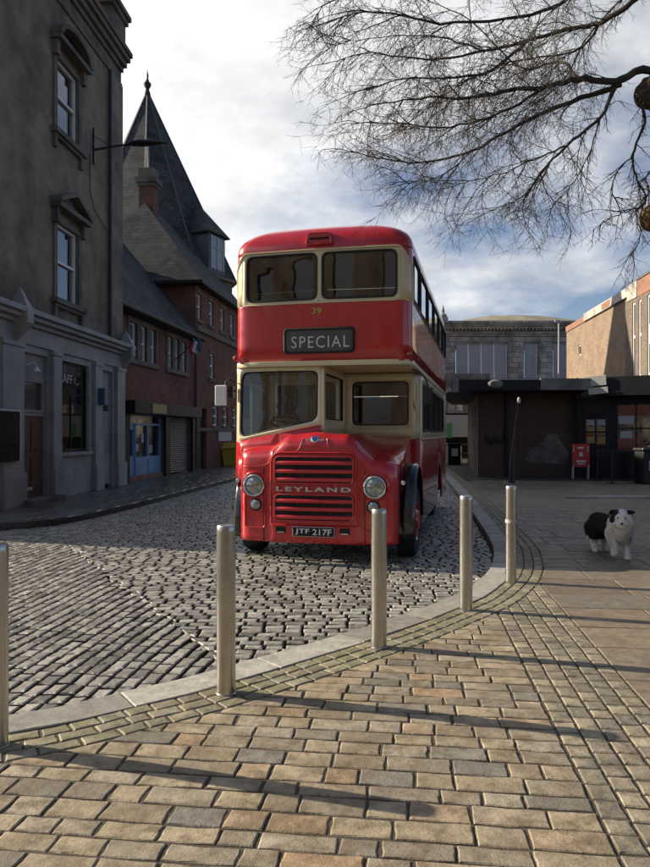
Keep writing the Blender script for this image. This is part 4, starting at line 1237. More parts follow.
# ---- red sandstone range behind: low shop wing
RD0 = 21.75
loc, rz, kk2 = frame_at(.136, -9.74, RD0)
T = lambda D: (D-RD0)*kk2
shop = thing('red_brick_shop', 'low red brick building with a slate roof, a blue shopfront and a grey roller shutter', 'building', loc, rz)
x1 = T(30.3)
wn = [(T(a), T(b)) for a, b in ((23.45, 24.05), (24.35, 24.9), (25.2, 25.75), (26.95, 27.5), (27.75, 28.25), (28.55, 29.1))]
mb = MB(); holes = [(a, b, 4.15, 5.38) for a, b in wn]+[(T(23.25), T(26.55), .0, 2.3), (T(27.0), T(29.7), 0, 2.3)]
wall(mb, 0, x1, 0, 5.72, holes, 0, 0, .22)
wall(mb, 0, 7.6, 0, 5.72, [], 0, 0, axis='y'); mb.poly([(0, 7.6, 0), (x1, 7.6, 0), (x1, 7.6, 5.7), (0, 7.6, 5.7)])
mb.poly([(0, 0, 5.72), (0, 7.6, 5.72), (0, 3.8, 10.5)])
mb.build('wall', 'red_brick', shop)
for a, b in wn: sash(shop, a+.02, b-.02, 4.15, 5.38, .12, fw=.055)
mb = MB()
for g_ in (wn[:3], wn[3:]):
    mb.box(g_[0][0]-.22, g_[-1][1]+.22, -.09, 0, 3.98, 4.15); mb.box(g_[0][0]-.22, g_[-1][1]+.22, -.04, 0, 5.38, 5.60)
    for i in range(3):
        a, b = g_[i]
        mb.box(b, b+.2 if i == 2 else g_[i+1][0], -.035, 0, 4.15, 5.38)
        if i == 0: mb.box(a-.2, a, -.035, 0, 4.15, 5.38)
mb.build('window_dressing', 'stone_trim', shop)
mb = MB(); k = mb.verts([(-.15, -.42, 5.62), (x1, -.42, 5.62), (x1, 3.8, 10.6), (-.15, 3.8, 10.6), (-.15, 8.0, 5.62), (x1, 8.0, 5.62)])
mb.face((k, k+1, k+2, k+3)); mb.face((k+3, k+2, k+5, k+4))
rf = mb.build('roof', 'slate', shop, solid=.08)
mb = MB(); mb.tube([(-.15, -.46, 5.66), (x1, -.46, 5.66)], .075, 8); mb.box(-.15, x1, -.40, .0, 5.58, 5.66); mb.build('gutter', 'black_paint', rf)
mb = MB(); mb.box(-.25, .02, -.45, -.1, 5.55, 6.0); mb.lathe([(.1, 0), (.13, .1), (.05, .25), (0, .4)], 8, mt=Matrix.Translation((-.1, -.3, 6.0))); mb.build('skewputt', 'stone_trim', shop)
# fascia box and shopfronts
mb = MB(); mb.box(T(22.95), T(29.95), -.42, -.0, 2.28, 2.72); fa = mb.build('fascia', 'black_paint', shop, bevel=.02)
mb = MB(); mb.box(T(24.4), T(25.75), -.435, -.421, 2.34, 2.66); mb.build('fascia_sign', 'ochre_sign', fa)
for a, b in ((22.9, 23.25), (26.55, 27.0), (29.7, 30.0)): mb = MB(); mb.box(T(a), T(b), -.10, .0, 0, 2.28); mb.build('shop_pier', 'black_paint', shop)
a, b = T(23.25), T(26.55); dx = a+.85
mb = MB(); wall(mb, a, b, .05, 2.3, [(a+.12, dx-.12, .85, 1.75), (dx+.08, dx+1.15, .80, 1.90), (dx+1.25, b-.12, .80, 1.90), (a+.12, b-.12, 1.98, 2.25)], .10, 0, .08)
mb.box(dx-.03, dx+.03, .06, .11, .05, 1.95); mb.box(dx+.1, dx+1.1, .08, .1, .2, .7); mb.box(dx+1.2, b-.2, .08, .1, .2, .7); mb.box(a+.1, dx-.15, .08, .1, .2, .75)
sf = mb.build('blue_shopfront', 'blue_paint', shop)
mb = MB(); mb.box(a+.05, b-.05, .18, .2, .5, 2.28); mb.build('pane', 'window_shade', sf)
mb = MB(); mb.box(dx+.2, dx+.5, .15, .175, 1.0, 1.25); mb.box(dx+.7, dx+.95, .15, .175, 1.3, 1.6); mb.box(dx+1.4, dx+1.75, .15, .175, .9, 1.2); mb.box(a+.3, a+.5, .15, .175, 1.15, 1.4); mb.build('window_display', 'grey_board', sf)
mb = MB(); mb.box(a-.02, b+.02, .03, .09, .0, .16); mb.build('threshold', 'terracotta', sf)
mb = MB(); n = 26; a, b = T(27.0), T(29.7)
rows = []
for i in range(n*4+1):
    z = .05+2.23*i/(n*4); rows.append([(a, .06-.018*abs(sin(pi*i/4)), z), (b, .06-.018*abs(sin(pi*i/4)), z)])
mb.grid(rows); mb.build('roller_shutter', 'shutter', shop)
mb = MB(); mb.tube([(T(30.15), -.08, .1), (T(30.15), -.08, 5.6)], .05, 8); mb.build('downpipe', 'dark_metal', shop)
# flags on a bracket
fx, fy = -9.74+.136*27.6, 27.6
fl_g = thing('flag_bracket', 'small red, white and blue flags on an ornate bracket above the roller shutter', 'flag', (fx, fy, 4.4))
mb = MB(); mb.tube([(0, 0, -.5), (.02, 0, .1), (.35, 0, .35), (.9, 0, .95)], .02, 6); mb.tube([(.0, 0, -.3), (.2, 0, -.1), (.3, 0, .3)], .015, 6); mb.tube([(.05+.14*cos(t), 0, -.62+.14*sin(t)) for t in [2*pi*i/12 for i in range(13)]], .012, 5); mb.build('bracket', 'black_paint', fl_g)
for nm, cc_, x_, z_ in (('flag', 'red_sign', .62, .55), ('flag', 'white_paint', .78, .62), ('flag', 'blue_sign', .93, .68)):
    mb = MB(); mb.grid([[(x_+.16*i/4+.02*sin(j), .03*sin(i*1.5+j), z_+.35-.5*j/5-.03*i) for i in range(5)] for j in range(6)]); mb.build(nm, cc_, fl_g, solid=.006)

# ---- taller wing with the hipped roof
loc = (-9.74+.136*30.33, 30.33, 0)
V = lambda D: (D-30.33)*kk2
wing = thing('red_brick_wing', 'tall red brick building with a steep hipped slate roof and one brick chimney', 'building', loc, rz)
xe = V(38.2)
wn = [(V(a), V(b), c, d) for a, b, c, d in ((30.55, 31.15, 6.65, 7.75), (32.3, 32.95, 6.65, 7.75), (34.1, 34.75, 6.65, 7.75), (35.9, 36.5, 6.65, 7.75), (32.4, 33.1, 4.2, 5.35), (32.9, 33.7, 2.0, 2.9), (34.6, 35.4, 2.0, 2.9), (36.4, 37.2, 2.0, 2.9))]
mb = MB(); wall(mb, 0, xe, 0, 8.2, wn+[(V(30.6), V(31.9), 0, 2.75)], 0, 0, .2)
wall(mb, 0, 6.4, 0, 8.2, [], 0, 0, axis='y'); wall(mb, 0, 6.4, 0, 8.2, [], xe, 0, axis='y'); mb.poly([(0, 6.4, 0), (xe, 6.4, 0), (xe, 6.4, 8.2), (0, 6.4, 8.2)])
mb.build('wall', 'red_brick', wing)
for w_ in wn: sash(wing, w_[0]+.02, w_[1]-.02, w_[2], w_[3], .12, fw=.07)
mb = MB()
for w_ in wn:
    mb.box(w_[0]-.14, w_[1]+.14, -.07, 0, w_[2]-.16, w_[2]); mb.box(w_[0]-.10, w_[1]+.10, -.03, 0, w_[3], w_[3]+.2)
mb.box(.01, xe, -.14, 0, 6.10, 6.32); mb.box(0.01, xe, -.06, 0, 1.72, 1.88); mb.build('stone_bands', 'stone_trim', wing)
mb = MB(); mb.box(V(30.6), V(31.9), .15, .19, 0, 2.75); mb.build('door', 'black_paint', wing)
mb = MB(); mb.box(V(33.6), V(35.9), -.07, -.02, 1.25, 1.70); mb.build('notice_board', 'grey_board', wing)
mb = MB(); W6 = 6.4; e = .35; zE = 8.2
k = mb.verts([(-e, -e, zE), (xe, -e, zE), (xe, W6+e, zE), (-e, W6+e, zE), (2.25, W6/2, 12.5), (xe, W6/2, 12.5)])
for f in ((0, 1, 5, 4), (0, 4, 3), (3, 4, 5, 2)): mb.face([k+i for i in f])
rf = mb.build('roof', 'slate', wing, solid=.08)
mb = MB(); mb.box(-e-.04, xe, -e-.08, -.0, zE-.14, zE); mb.box(-e-.08, 0, -e-.04, W6, zE-.14, zE); mb.build('eaves', 'black_paint', rf)
cx_, cy_ = 2.7, W6/2
mb = MB(); mb.box(cx_-.32, cx_+.32, cy_-.36, cy_+.36, 11.8, 13.35); ch = mb.build('chimney', 'red_brick', wing)
mb = MB(); mb.box(cx_-.38, cx_+.38, cy_-.42, cy_+.42, 13.35, 13.5); mb.box(cx_-.46, cx_+.46, cy_-.50, cy_+.50, 13.5, 13.75); mb.box(cx_-.35, cx_+.35, cy_-.38, cy_+.38, 13.75, 14.2); mb.build('chimney_cap', 'stone_trim', ch)
mb = MB(); mb.tube([(cx_-.1, cy_, 14.2), (cx_-.1, cy_, 15.3)], .06, 8); mb.build('flue_pipe', 'pale_concrete', ch)

# ---- tower with the steep pyramid
tcx, tcy = -10.0, 39.4
tow = thing('pointed_tower', 'tower with a very steep dark slate pyramid roof, finial and a dormer', 'tower', (tcx, tcy, 0))
base = []
for ang, r in ((-5, 5.05), (-44, 4.75), (-78, 5.0), (-125, 4.8), (-175, 4.6), (140, 4.8), (90, 4.9), (45, 5.0)):
    base.append((r*cos(radians(ang)), r*sin(radians(ang))))
mb = MB(); n = 8
for i in range(n):
    a, b = base[i], base[(i+1) % n]
    mb.poly([(a[0]*.93, a[1]*.93, 0), (b[0]*.93, b[1]*.93, 0), (b[0]*.93, b[1]*.93, 10.1), (a[0]*.93, a[1]*.93, 10.1)])
tw = mb.build('wall', 'red_brick', tow)
mb = MB(); apex = (0, 0, 20.9)
for i in range(n):
    a, b = base[i], base[(i+1) % n]; mb.poly([(a[0], a[1], 10.1), (b[0], b[1], 10.1), apex])
rf = mb.build('roof', 'slate', tow)
mb = MB(); mb.prism([(p[0]*1.02, p[1]*1.02) for p in base[::-1]], 9.95, 10.098); mb.prism([(p[0]*.96, p[1]*.96) for p in base[::-1]], 9.4, 9.95); mb.build('eaves', 'stone_trim', rf)
mb = MB()
for i in range(n): mb.tube([(base[i][0], base[i][1], 10.12), (0, 0, 20.92)], .05, 6)
mb.build('hip_lead', 'lead', rf)
mb = MB(); mb.lathe([(.22, 20.5), (.16, 20.8), (.09, 21.0), (.20, 21.2), (.22, 21.3), (.10, 21.45), (.05, 21.6), (.07, 21.75), (.02, 22.0), (0, 22.15)], 12); mb.build('finial', 'dark_metal', tow, smooth=True)
# dormer on the street side
a = radians(-24.5+0); dm = Matrix.Rotation(a, 4, 'Z')
mb = MB(); mb.box(2.2, 4.62, -.80, .80, 10.15, 12.3, mt=dm)
dor = mb.build('dormer', 'lead', tow)
mb = MB(); k = mb.verts([dm @ Vector(p) for p in ((4.85, -1.0, 12.25), (4.85, 1.0, 12.25), (1.3, 1.0, 12.25), (1.3, -1.0, 12.25), (3.6, 0, 13.9), (1.3, 0, 13.9))])
for f in ((0, 1, 4), (1, 2, 5, 4), (3, 0, 4, 5)): mb.face([k+i for i in f])
mb.build('dormer_roof', 'slate', dor, solid=.06)
mb = MB(); mb.box(4.62, 4.68, -.62, -.52, 10.4, 12.15, mt=dm); mb.box(4.62, 4.68, .52, .62, 10.4, 12.15, mt=dm); mb.box(4.62, 4.68, -.04, .04, 10.4, 12.15, mt=dm); mb.box(4.622, 4.678, -.52, .52, 11.5, 11.58, mt=dm); mb.box(4.62, 4.64, -.52, .52, 10.4, 12.15, mt=dm)
mb.build('window', 'grey_board', dor)
for f_ in (0, ):
    A, B = Vector((base[1][0], base[1][1], 0))*.93, Vector((base[0][0], base[0][1], 0))*.93
    for t in (.22, .5, .78):
        for z0 in (7.2, 3.6):
            c = A.lerp(B, t); d = (B-A).normalized(); nn = Vector((d.y, -d.x, 0))
            mt = Matrix(((d.x, -nn.x, 0, c.x), (d.y, -nn.y, 0, c.y), (0, 0, 1, 0), (0, 0, 0, 1)))
            m2 = MB(); m2.box(-.36, .36, -.06, .0, z0, z0+1.75, mt=mt); wi = m2.build('window', 'white_paint', tow)
            m2 = MB(); m2.box(-.29, .29, -.075, -.061, z0+.07, z0+.82, mt=mt); m2.box(-.29, .29, -.075, -.061, z0+.9, z0+1.68, mt=mt); m2.build('pane', 'window_dark', wi)
# yellow bin and low wall by the tower
gb = thing('grit_bin', 'yellow grit bin against the wall beside the bus mirror', 'bin', (-4.62, 34.6, .02))
mb = MB(); k = mb.verts([(-.36, -.3, 0), (.36, -.3, 0), (.36, .3, 0), (-.36, .3, 0), (-.45, -.38, .85), (.45, -.38, .85), (.45, .38, .85), (-.45, .38, .85)])
for f in ((0,3,2,1),(0,1,5,4),(1,2,6,5),(2,3,7,6),(3,0,4,7),(4,5,6,7)): mb.face([k+i for i in f])
mb.build('bin_body', 'yellow_plastic', gb, bevel=.03)
mb = MB(); mb.box(-.48, .48, -.42, .40, .85, .92); mb.poly([(-.45, -.38, .92), (.45, -.38, .92), (.40, .1, 1.15), (-.40, .1, 1.15)]); mb.poly([(-.40, .1, 1.15), (.40, .1, 1.15), (.45, .38, .92), (-.45, .38, .92)]); mb.poly([(-.45, -.38, .92), (-.4, .1, 1.15), (-.45, .38, .92)]); mb.poly([(.45, -.38, .92), (.4, .1, 1.15), (.45, .38, .92)])
mb.build('bin_lid', 'yellow_plastic', gb)

# ------------------------------------------------------------------ right hand side
# far stone hall
hall = thing('stone_hall', 'long pale stone building with boarded windows and a shallow mossy roof beyond the bus', 'building', (0, 48, 0))
kx = 48/700
X_ = lambda px: (px-325)*kx
Z_ = lambda py: EYE+(HY-py)*kx
mb = MB(); bw = [(X_(455.5), X_(507), Z_(377), Z_(343)), (X_(524), X_(537), Z_(377), Z_(342)), (X_(553), X_(567), Z_(377), Z_(342)), (X_(582), X_(596), Z_(377), Z_(342))]
XL, XR = X_(398), X_(640)
wall(mb, XL, XR, 0, Z_(333), bw, 0, 0, .15); wall(mb, 0, 16, 0, Z_(333), [], XL, 0, axis='y'); wall(mb, 0, 16, 0, Z_(333), [], XR, 0, axis='y')
mb.build('wall', 'ashlar', hall)
mb = MB()
for z0, z1, p in ((Z_(341.5), Z_(340), .12), (Z_(335), Z_(333), .10), (Z_(333), Z_(330), .22), (Z_(328.5), Z_(326), .55), (Z_(326), Z_(323.5), .7), (Z_(323.5), Z_(321.5), .8)): mb.box(XL-p, XR+p, -p, .2, z0, z1)
for i in range(70):
    xx = XL+(XR-XL)*i/69; mb.box(xx-.06, xx+.06, -.5, -.0, Z_(330), Z_(328.5))
for a, b in ((440, 453), (508, 522), (539, 551), (569, 580)):
    mb.box(X_(a), X_(b), -.12, -.0, Z_(382), Z_(341.5))
mb.build('cornice', 'ashlar', hall)
for i, (a, b, c, d) in enumerate(bw):
    n = 4 if i == 0 else 1
    for j in range(n):
        m2 = MB(); w_ = (b-a)/n; m2.box(a+w_*j+.05, a+w_*(j+1)-.05, .06, .1, c, d); bp = m2.build('window', 'grey_board', hall)
        m2 = MB(); m2.box(a+w_*(j+1)-.05, a+w_*(j+1)+.03, .03, .1, c, d); m2.build('frame', 'white_paint', bp)
mb = MB(); mb.box(X_(441), X_(570), -.45, -.12, Z_(381), Z_(378.5)); mb.box(X_(441), X_(570), -.2, -.12, Z_(384), Z_(381.5)); mb.build('ledge', 'white_paint', hall)
mb = MB(); zt = Z_(321.5)
k = mb.verts([(XL, -.2, zt), (XR, -.2, zt), (XR, 16, zt), (XL, 16, zt)]); 
cols = []
prof = [(0, 0), (.08, .25), (.2, .75), (.35, 1.02), (.5, 1.05), (.65, 1.0), (.8, .72), (.92, .25), (1, 0)]
x0r, x1r = X_(440), X_(620)
rows = [[(x0r+(x1r-x0r)*f, -.2+5*q, zt+h*1.15*sin(pi/2*q)) for f, h in prof] for q in (0, .25, .5, .75, 1, 1.6)]
mb.grid(rows); mb.face([k, k+1, k+2, k+3]); mb.build('roof', 'moss_roof', hall, smooth=True)
mb = MB(); xx = X_(443); mb.box(xx-.3, xx+.3, -.3, .3, zt, zt+.35); mb.lathe([(.25, .35), (.28, .5), (.1, .65), (.12, .8), (.04, 1.1), (0, 1.25)], 10, mt=Matrix.Translation((xx, 0, zt))); mb.build('finial', 'ashlar', hall)

# brown brick block, upper right
A = Vector((14.5, 42)); B = Vector((13.35, 31.8)); C = Vector((12.95, 24.2))
dv = (C-A).normalized()
blk = thing('brown_brick_block', 'sunlit brown brick building with tall slit windows and a patched orange and pale parapet', 'building', (C.x, C.y, 0), atan2((A-C).y, (A-C).x))
LB = (A-C).length
# local x runs from C (near) to A (far); outward = +y (towards the street), so build with y negative inward
def bx(D): return (D-C.y)/((A-C).y)*LB
slits = [(bx(29.45), bx(29.75)), (bx(30.15), bx(30.5)), (bx(28.3), bx(28.75)), (bx(26.9), bx(27.4)), (bx(25.6), bx(26.1))]
nb = bx(31.4)
mb = MB()
def wallb(x0, x1, z0, z1, holes, y=0.):
    k0 = len(mb.v); wall(mb, x0, x1, z0, z1, holes, -y, 0, .15)
    for i in range(k0, len(mb.v)): x_, y_, z_ = mb.v[i]; mb.v[i] = (x_, -y_, z_)
slh = [(a, b, 3.7, 7.3) for a, b in slits]
wallb(0, nb, 0, 7.45, slh, 0.10)
for i in range(len(mb.m)): mb.m[i] = 1
wallb(nb, LB, 0, 7.70, [(bx(38.9), bx(39.4), 6.0, 6.6)], 0)
wall(mb, -14, .0, 0, 7.7, [], LB, 0, axis='y'); wall(mb, -14, .10, 0, 7.7, [], 0, 0, axis='y'); mb.poly([(0, -14, 0), (LB, -14, 0), (LB, -14, 7.7), (0, -14, 7.7)])
mb.poly([(0, 0, 7.5), (LB, 0, 7.5), (LB, -14, 7.5), (0, -14, 7.5)])
mb.poly([(nb, 0, 0), (nb, .1, 0), (nb, .1, 7.45), (nb, 0, 7.45)])
mb.build('wall', ['brown_brick', 'grey_brown_brick'], blk)
for a, b in slits:
    m2 = MB(); m2.box(a, a+.07, -.02, .06, 3.7, 7.3); m2.box(b-.07, b, -.02, .06, 3.7, 7.3); m2.box(a+.07, b-.07, -.02, .06, 7.2, 7.3); m2.box(a+.07, b-.07, -.02, .06, 5.75, 5.87); m2.box(a+.07, b-.07, -.02, .07, 3.7, 4.1); w_ = m2.build('window', 'white_paint', blk)
    m2 = MB(); m2.box(a+.07, b-.07, -.01, .01, 4.1, 7.2); m2.build('pane', 'window_dark', w_)
m2 = MB(); a, b = bx(38.9), bx(39.4); m2.box(a, b, -.1, -.05, 6, 6.6); w_ = m2.build('window', 'white_paint', blk)
m2 = MB(); m2.box(a+.08, b-.08, -.05, -.04, 6.08, 6.52); m2.build('pane', 'window_dark', w_)
mb = MB(); mb.box(nb-.3, bx(38.0), -.25, .12, 7.70, 8.12); mb.box(bx(29.9), nb-.3, -.25, .14, 7.452, 8.16); mb.build('patched_parapet', 'pale_concrete', blk, bevel=.02)
for q in ((bx(38.0), LB, -.25, .05, 7.70, 8.02), (bx(33.5), bx(34.8), -.2, .13, 7.75, 8.04), (bx(28.0), bx(29.86), -.25, .12, 7.452, 8.15), (bx(23.9), bx(27.9), -.25, .12, 7.452, 8.15)): mb = MB(); mb.box(*q); mb.build('brick_parapet', 'terracotta', blk)
mb = MB(); mb.box(-.1, bx(29.88), -.3, .16, 8.15, 8.25); mb.box(bx(27.1), bx(27.2), -.25, .15, 7.45, 8.15); mb.build('coping', 'lead', blk)
mb = MB(); mb.box(bx(27.75), bx(28.1), .10, .30, 5.2, 6.0); mb.build('air_unit', 'white_paint', blk, bevel=.02)
# low kiosk with its flat canopy roof
kio = thing('flat_roofed_kiosk', 'low dark brick kiosk with a wide flat concrete roof, beyond the last bollard', 'kiosk', (5.75, 26.3, 0))
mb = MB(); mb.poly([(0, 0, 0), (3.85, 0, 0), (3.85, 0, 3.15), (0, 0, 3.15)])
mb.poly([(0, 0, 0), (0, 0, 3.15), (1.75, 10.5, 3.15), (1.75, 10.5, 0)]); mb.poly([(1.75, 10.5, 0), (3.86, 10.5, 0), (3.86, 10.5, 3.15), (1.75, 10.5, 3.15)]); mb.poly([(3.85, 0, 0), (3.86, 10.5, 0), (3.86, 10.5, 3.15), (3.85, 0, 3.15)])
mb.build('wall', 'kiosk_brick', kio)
mb = MB(); pts = [(1.75, .62), (2.0, .50), (3.3, .48), (3.42, .9), (3.1, 1.35), (2.95, 1.62), (2.6, 1.58), (2.35, 1.25), (1.95, 1.0)]
k = mb.verts([(x_, -.006, z_) for x_, z_ in pts]+[(x_, .01, z_) for x_, z_ in pts]); n_ = len(pts); mb.face([k+i for i in range(n_)])
for i in range(n_): mb.face((k+i, k+(i+1) % n_, k+n_+(i+1) % n_, k+n_+i))
mb.build('bare_brick_patch', 'pale_brick', kio)
mb = MB(); mb.prism([(-1.15, -1.1), (3.7, -1.1), (4.2, 1.0), (4.2, 11), (1.0, 11), (-1.15, 2)], 3.16, 3.30); mb.build('roof', 'black_paint', kio)
mb = MB(); mb.box(-1.2, 2.0, -1.15, -1.05, 3.18, 3.56); mb.build('dark_fascia', 'black_paint', kio)
mb = MB(); mb.box(2.0, 4.3, -1.17, -1.0, 3.18, 3.60); mb.build('concrete_fascia', 'concrete', kio, bevel=.01); mb = MB(); mb.box(-1.2, -.95, -1.17, -1.03, 3.10, 3.58); mb.build('end_block', 'concrete', kio, bevel=.01)
mb = MB(); mb.lathe([(.0, -.12), (.2, -.1), (.28, 0), (.2, .1), (0, .12)], 16, mt=Matrix.Translation((.35, -1.24, 3.38)) @ Matrix.Rotation(radians(90), 4, 'X') @ Matrix.Scale(.6, 4, (0, 1, 0))); mb.build('bulkhead_lamp', 'concrete', kio, smooth=True)
mb = MB(); mb.tube([(1.05, -.06, 0), (1.05, -.06, 3.15)], .06, 8); mb.build('downpipe', 'black_paint', kio)
for q in (1.5, 3.0, 4.3):
    mb = MB(); mb.box(q/6-.04, q/6+.02, q-.08, q+.08, .0, 2.7); mb.build('side_post', 'concrete', kio)
# scrawl on the brick
mb = MB(); pts = [(.25+.9*i/30, -.012, 1.35+.18*sin(i*1.7)+.05*sin(i*.6)) for i in range(31)]; mb.tube(pts, .012, 4); mb.build('graffiti', 'black_paint', kio)

# shop on the right with glazing and a black fascia
sh = thing('dark_shop', 'dark glazed shop under a black fascia, with yellowish posters in its window', 'shop', (9.35, 26.0, 0), atan2(-2.6, 4.6))
mb = MB(); wall(mb, 0, 6.5, 0, 2.95, [(.25, 1.05, 1.15, 2.2), (1.35, 2.7, .9, 2.7), (2.85, 4.3, .9, 2.7), (4.6, 6.2, .1, 2.7)], 0, 0, .1)
wall(mb, 0, 5, 0, 3.7, [], 0, 0, axis='y'); wall(mb, 0, 5, 0, 3.7, [], 6.5, 0, axis='y'); mb.poly([(0, 5, 0), (6.5, 5, 0), (6.5, 5, 3.7), (0, 5, 3.7)])
mb.build('wall', 'black_paint', sh)
for a, b, c, d in ((.25, 1.05, 1.15, 2.2), (1.35, 2.7, .9, 2.7), (2.85, 4.3, .9, 2.7), (4.6, 6.2, .1, 2.7)): sash(sh, a, b, c, d, .08, 'black_paint', 1 if a < 4 else 0, vbar=1, fw=.05)
mb = MB(); mb.box(.9, 6.6, -.55, 5, 2.95, 3.65); mb.build('fascia', 'black_paint', sh, bevel=.02)
mb = MB(); mb.box(.62, 1.36, -.66, -.60, 3.26, 3.62, mt=Matrix.Rotation(radians(-4), 4, 'Y')); sg = mb.build('sign_panel', 'cream_panel', sh, bevel=.01); mb = MB(); mb.box(.74, 1.40, -.70, -.64, 2.96, 3.19, mt=Matrix.Rotation(radians(-4), 4, 'Y')); sg = mb.build('sign_panel', 'cream_panel', sh, bevel=.01)
mb = MB()
for i, (xx, zz_) in enumerate(((.36, 1.25), (.72, 1.25), (.36, 1.6), (.72, 1.6))):
    mb = MB(); mb.box(xx, xx+.28, .05, .066, zz_, zz_+.26); mb.build('window_poster', 'ochre_sign', sh)
for q in ((.36, .62, .05, .066, 1.92, 2.12), (.74, 1.0, .05, .066, 1.92, 2.12), (1.45, 1.95, .05, .066, 1.95, 2.25), (1.5, 1.9, .05, .066, 1.45, 1.7)): mb = MB(); mb.box(*q); mb.build('white_notice', 'grey_board', sh)
mb = MB(); mb.box(.34, .90, -.03, -.004, 2.36, 2.62); nbd = mb.build('hours_board', 'window_shade', sh)
# red advertising board
ab = thing('advertising_board', 'red advertising board with white marks outside the dark shop', 'sign', (9.15, 25.0, -.004), radians(-12))
mb = MB(); mt = Matrix.Rotation(radians(-6), 4, 'X'); mb.box(-.30, .30, -.02, .02, .42, 1.25, mt=mt); bb_ = mb.build('board', 'red_sign', ab, bevel=.008)
for q_ in ((-.05, .06, .80, .95), (-.16, .18, .60, .66), (-.12, .14, .52, .56), (-.1, .1, 1.08, 1.14)): mb = MB(); mb.box(q_[0], q_[1], -.027, -.021, q_[2], q_[3], mt=mt); mb.build('board_mark', 'paper', bb_)
mb = MB(); mb.tube([(-.26, .05, 0), (-.26, .0, .5)], .018, 6); mb.tube([(.26, .05, 0), (.26, .0, .5)], .018, 6); mb.tube([(-.26, .45, 0), (-.24, .02, 1.15)], .015, 6); mb.tube([(.26, .45, 0), (.24, .02, 1.15)], .015, 6); mb.build('stand', 'white_paint', ab)
# cafe barriers and tables in the shade
def barrier(x, y, rz_, lab):
    t = thing('cafe_barrier', lab, 'barrier', (x, y, -.004), rz_, 'black cafe barriers outside the shop')
    for s in (-.75, .75):
        mb = MB(); mb.tube([(s, 0, 0), (s, 0, 1.08)], .022, 8); mb.lathe([(.16, 0), (.16, .02), (.03, .04)], 16, mt=Matrix.Translation((s, 0, 0))); mb.build('post', 'dark_metal', t, smooth=True, sharp=40)
    mb = MB(); mb.box(-.72, .72, -.006, .006, .2, .98); mb.build('screen', 'black_paint', t)
    mb = MB(); mb.tube([(-.75, 0, 1.04), (.75, 0, 1.04)], .014, 8); mb.build('rail', 'dark_metal', t)
barrier(10.2, 24.2, -.1, 'black cafe barrier nearest the red advertising board')
barrier(9.9, 22.9, .5, 'black cafe barrier standing askew in front of the others')
barrier(11.7, 23.2, -.35, 'black cafe barrier behind the litter bin with the white notice')
def table(x, y, lab):
    t = thing('cafe_table', lab, 'table', (x, y, -.004), 0, 'dark round cafe tables outside the shop')
    mb = MB(); mb.lathe([(.34, .72), (.35, .735), (.34, .75), (0, .75)], 24); mb.build('tabletop', 'dark_metal', t, smooth=True, sharp=40)
    mb = MB(); mb.lathe([(.03, .02), (.03, .72)], 10); mb.lathe([(.24, 0), (.22, .02), (.03, .05)], 20); mb.build('pedestal', 'dark_metal', t, smooth=True, sharp=40)
table(10.75, 23.7, 'dark round cafe table between the red advertising board and the litter bin'); table(11.6, 24.3, 'dark round cafe table close to the shop window, behind the litter bin')
bn = thing('litter_bin', 'black litter bin with a white notice beside the cafe barriers', 'bin', (10.35, 22.5, -.004), .1)
mb = MB(); mb.box(-.28, .28, -.28, .28, .0, 1.05); bnb = mb.build('bin_body', 'black_paint', bn, bevel=.04)
mb = MB(); mb.box(-.32, .32, -.32, .32, 1.06, 1.16); mb.build('bin_hood', 'dark_metal', bn, bevel=.04)
mb = MB(); mb.box(-.10, .12, -.292, -.282, .45, .75); mb.build('notice', 'grey_board', bnb)
b2 = thing('litter_bin', 'black litter bin with a pale sticker in the alley beside the rear of the bus', 'bin', (6.75, 36.8, -.004), .0)
mb = MB(); mb.box(-.34, .34, -.35, .35, .0, 1.0); bnb = mb.build('bin_body', 'black_paint', b2, bevel=.05)
mb = MB(); mb.box(-.38, .38, -.4, .4, 1.01, 1.12); mb.build('bin_hood', 'black_paint', b2, bevel=.04)
mb = MB(); mb.box(-.16, .18, -.362, -.352, .45, .85); mb.build('notice', 'paper', bnb)
# pale shop at the end of the alley
fs_ = thing('distant_shop', 'pale shopfront with a green panel glimpsed down the alley', 'shop', (0, 46.3, 0))
kx2 = 46.3/700; q = lambda px: (px-325)*kx2; zq = lambda py: EYE+(HY-py)*kx2
mb = MB(); mb.box(q(425), q(490), 0, 1.3, zq(436), zq(414)); mb.build('wall', 'cream_panel', fs_)
mb = MB(); mb.box(q(425), q(490), 0, 1.3, zq(412), 5.6); mb.build('upper_wall', 'concrete', fs_)
mb = MB(); mb.box(q(425), q(490), .1, 1.3, 0, zq(436)); mb.box(q(425), q(490), .1, 1.3, zq(414), zq(412)); mb.build('base', 'window_shade', fs_)
mb = MB(); mb.box(q(447), q(452), -.05, -.01, zq(437), zq(422)); mb.build('green_panel', 'green_panel', fs_)
sash(fs_, q(448), q(455), zq(412)+.0, zq(402), -.02, 'grey_board'); sash(fs_, q(456), q(463), zq(412), zq(402), -.02, 'grey_board')
# low bollard rail in the alley
rl = thing('railing', 'low pale railing behind the alley litter bin', 'railing', (6.9, 39.5, 0))
for x in (-1.6, -.8, 0, .8, 1.6): mb = MB(); mb.tube([(x, 0, 0), (x, 0, 1.0)], .035, 8); mb.build('post', 'concrete', rl); mb = MB(); mb.tube([(-1.6, 0, 1.0), (1.6, 0, 1.0)], .03, 8); mb.tube([(-1.6, 0, .5), (1.6, 0, .5)], .02, 8); mb.build('rail', 'concrete', rl)
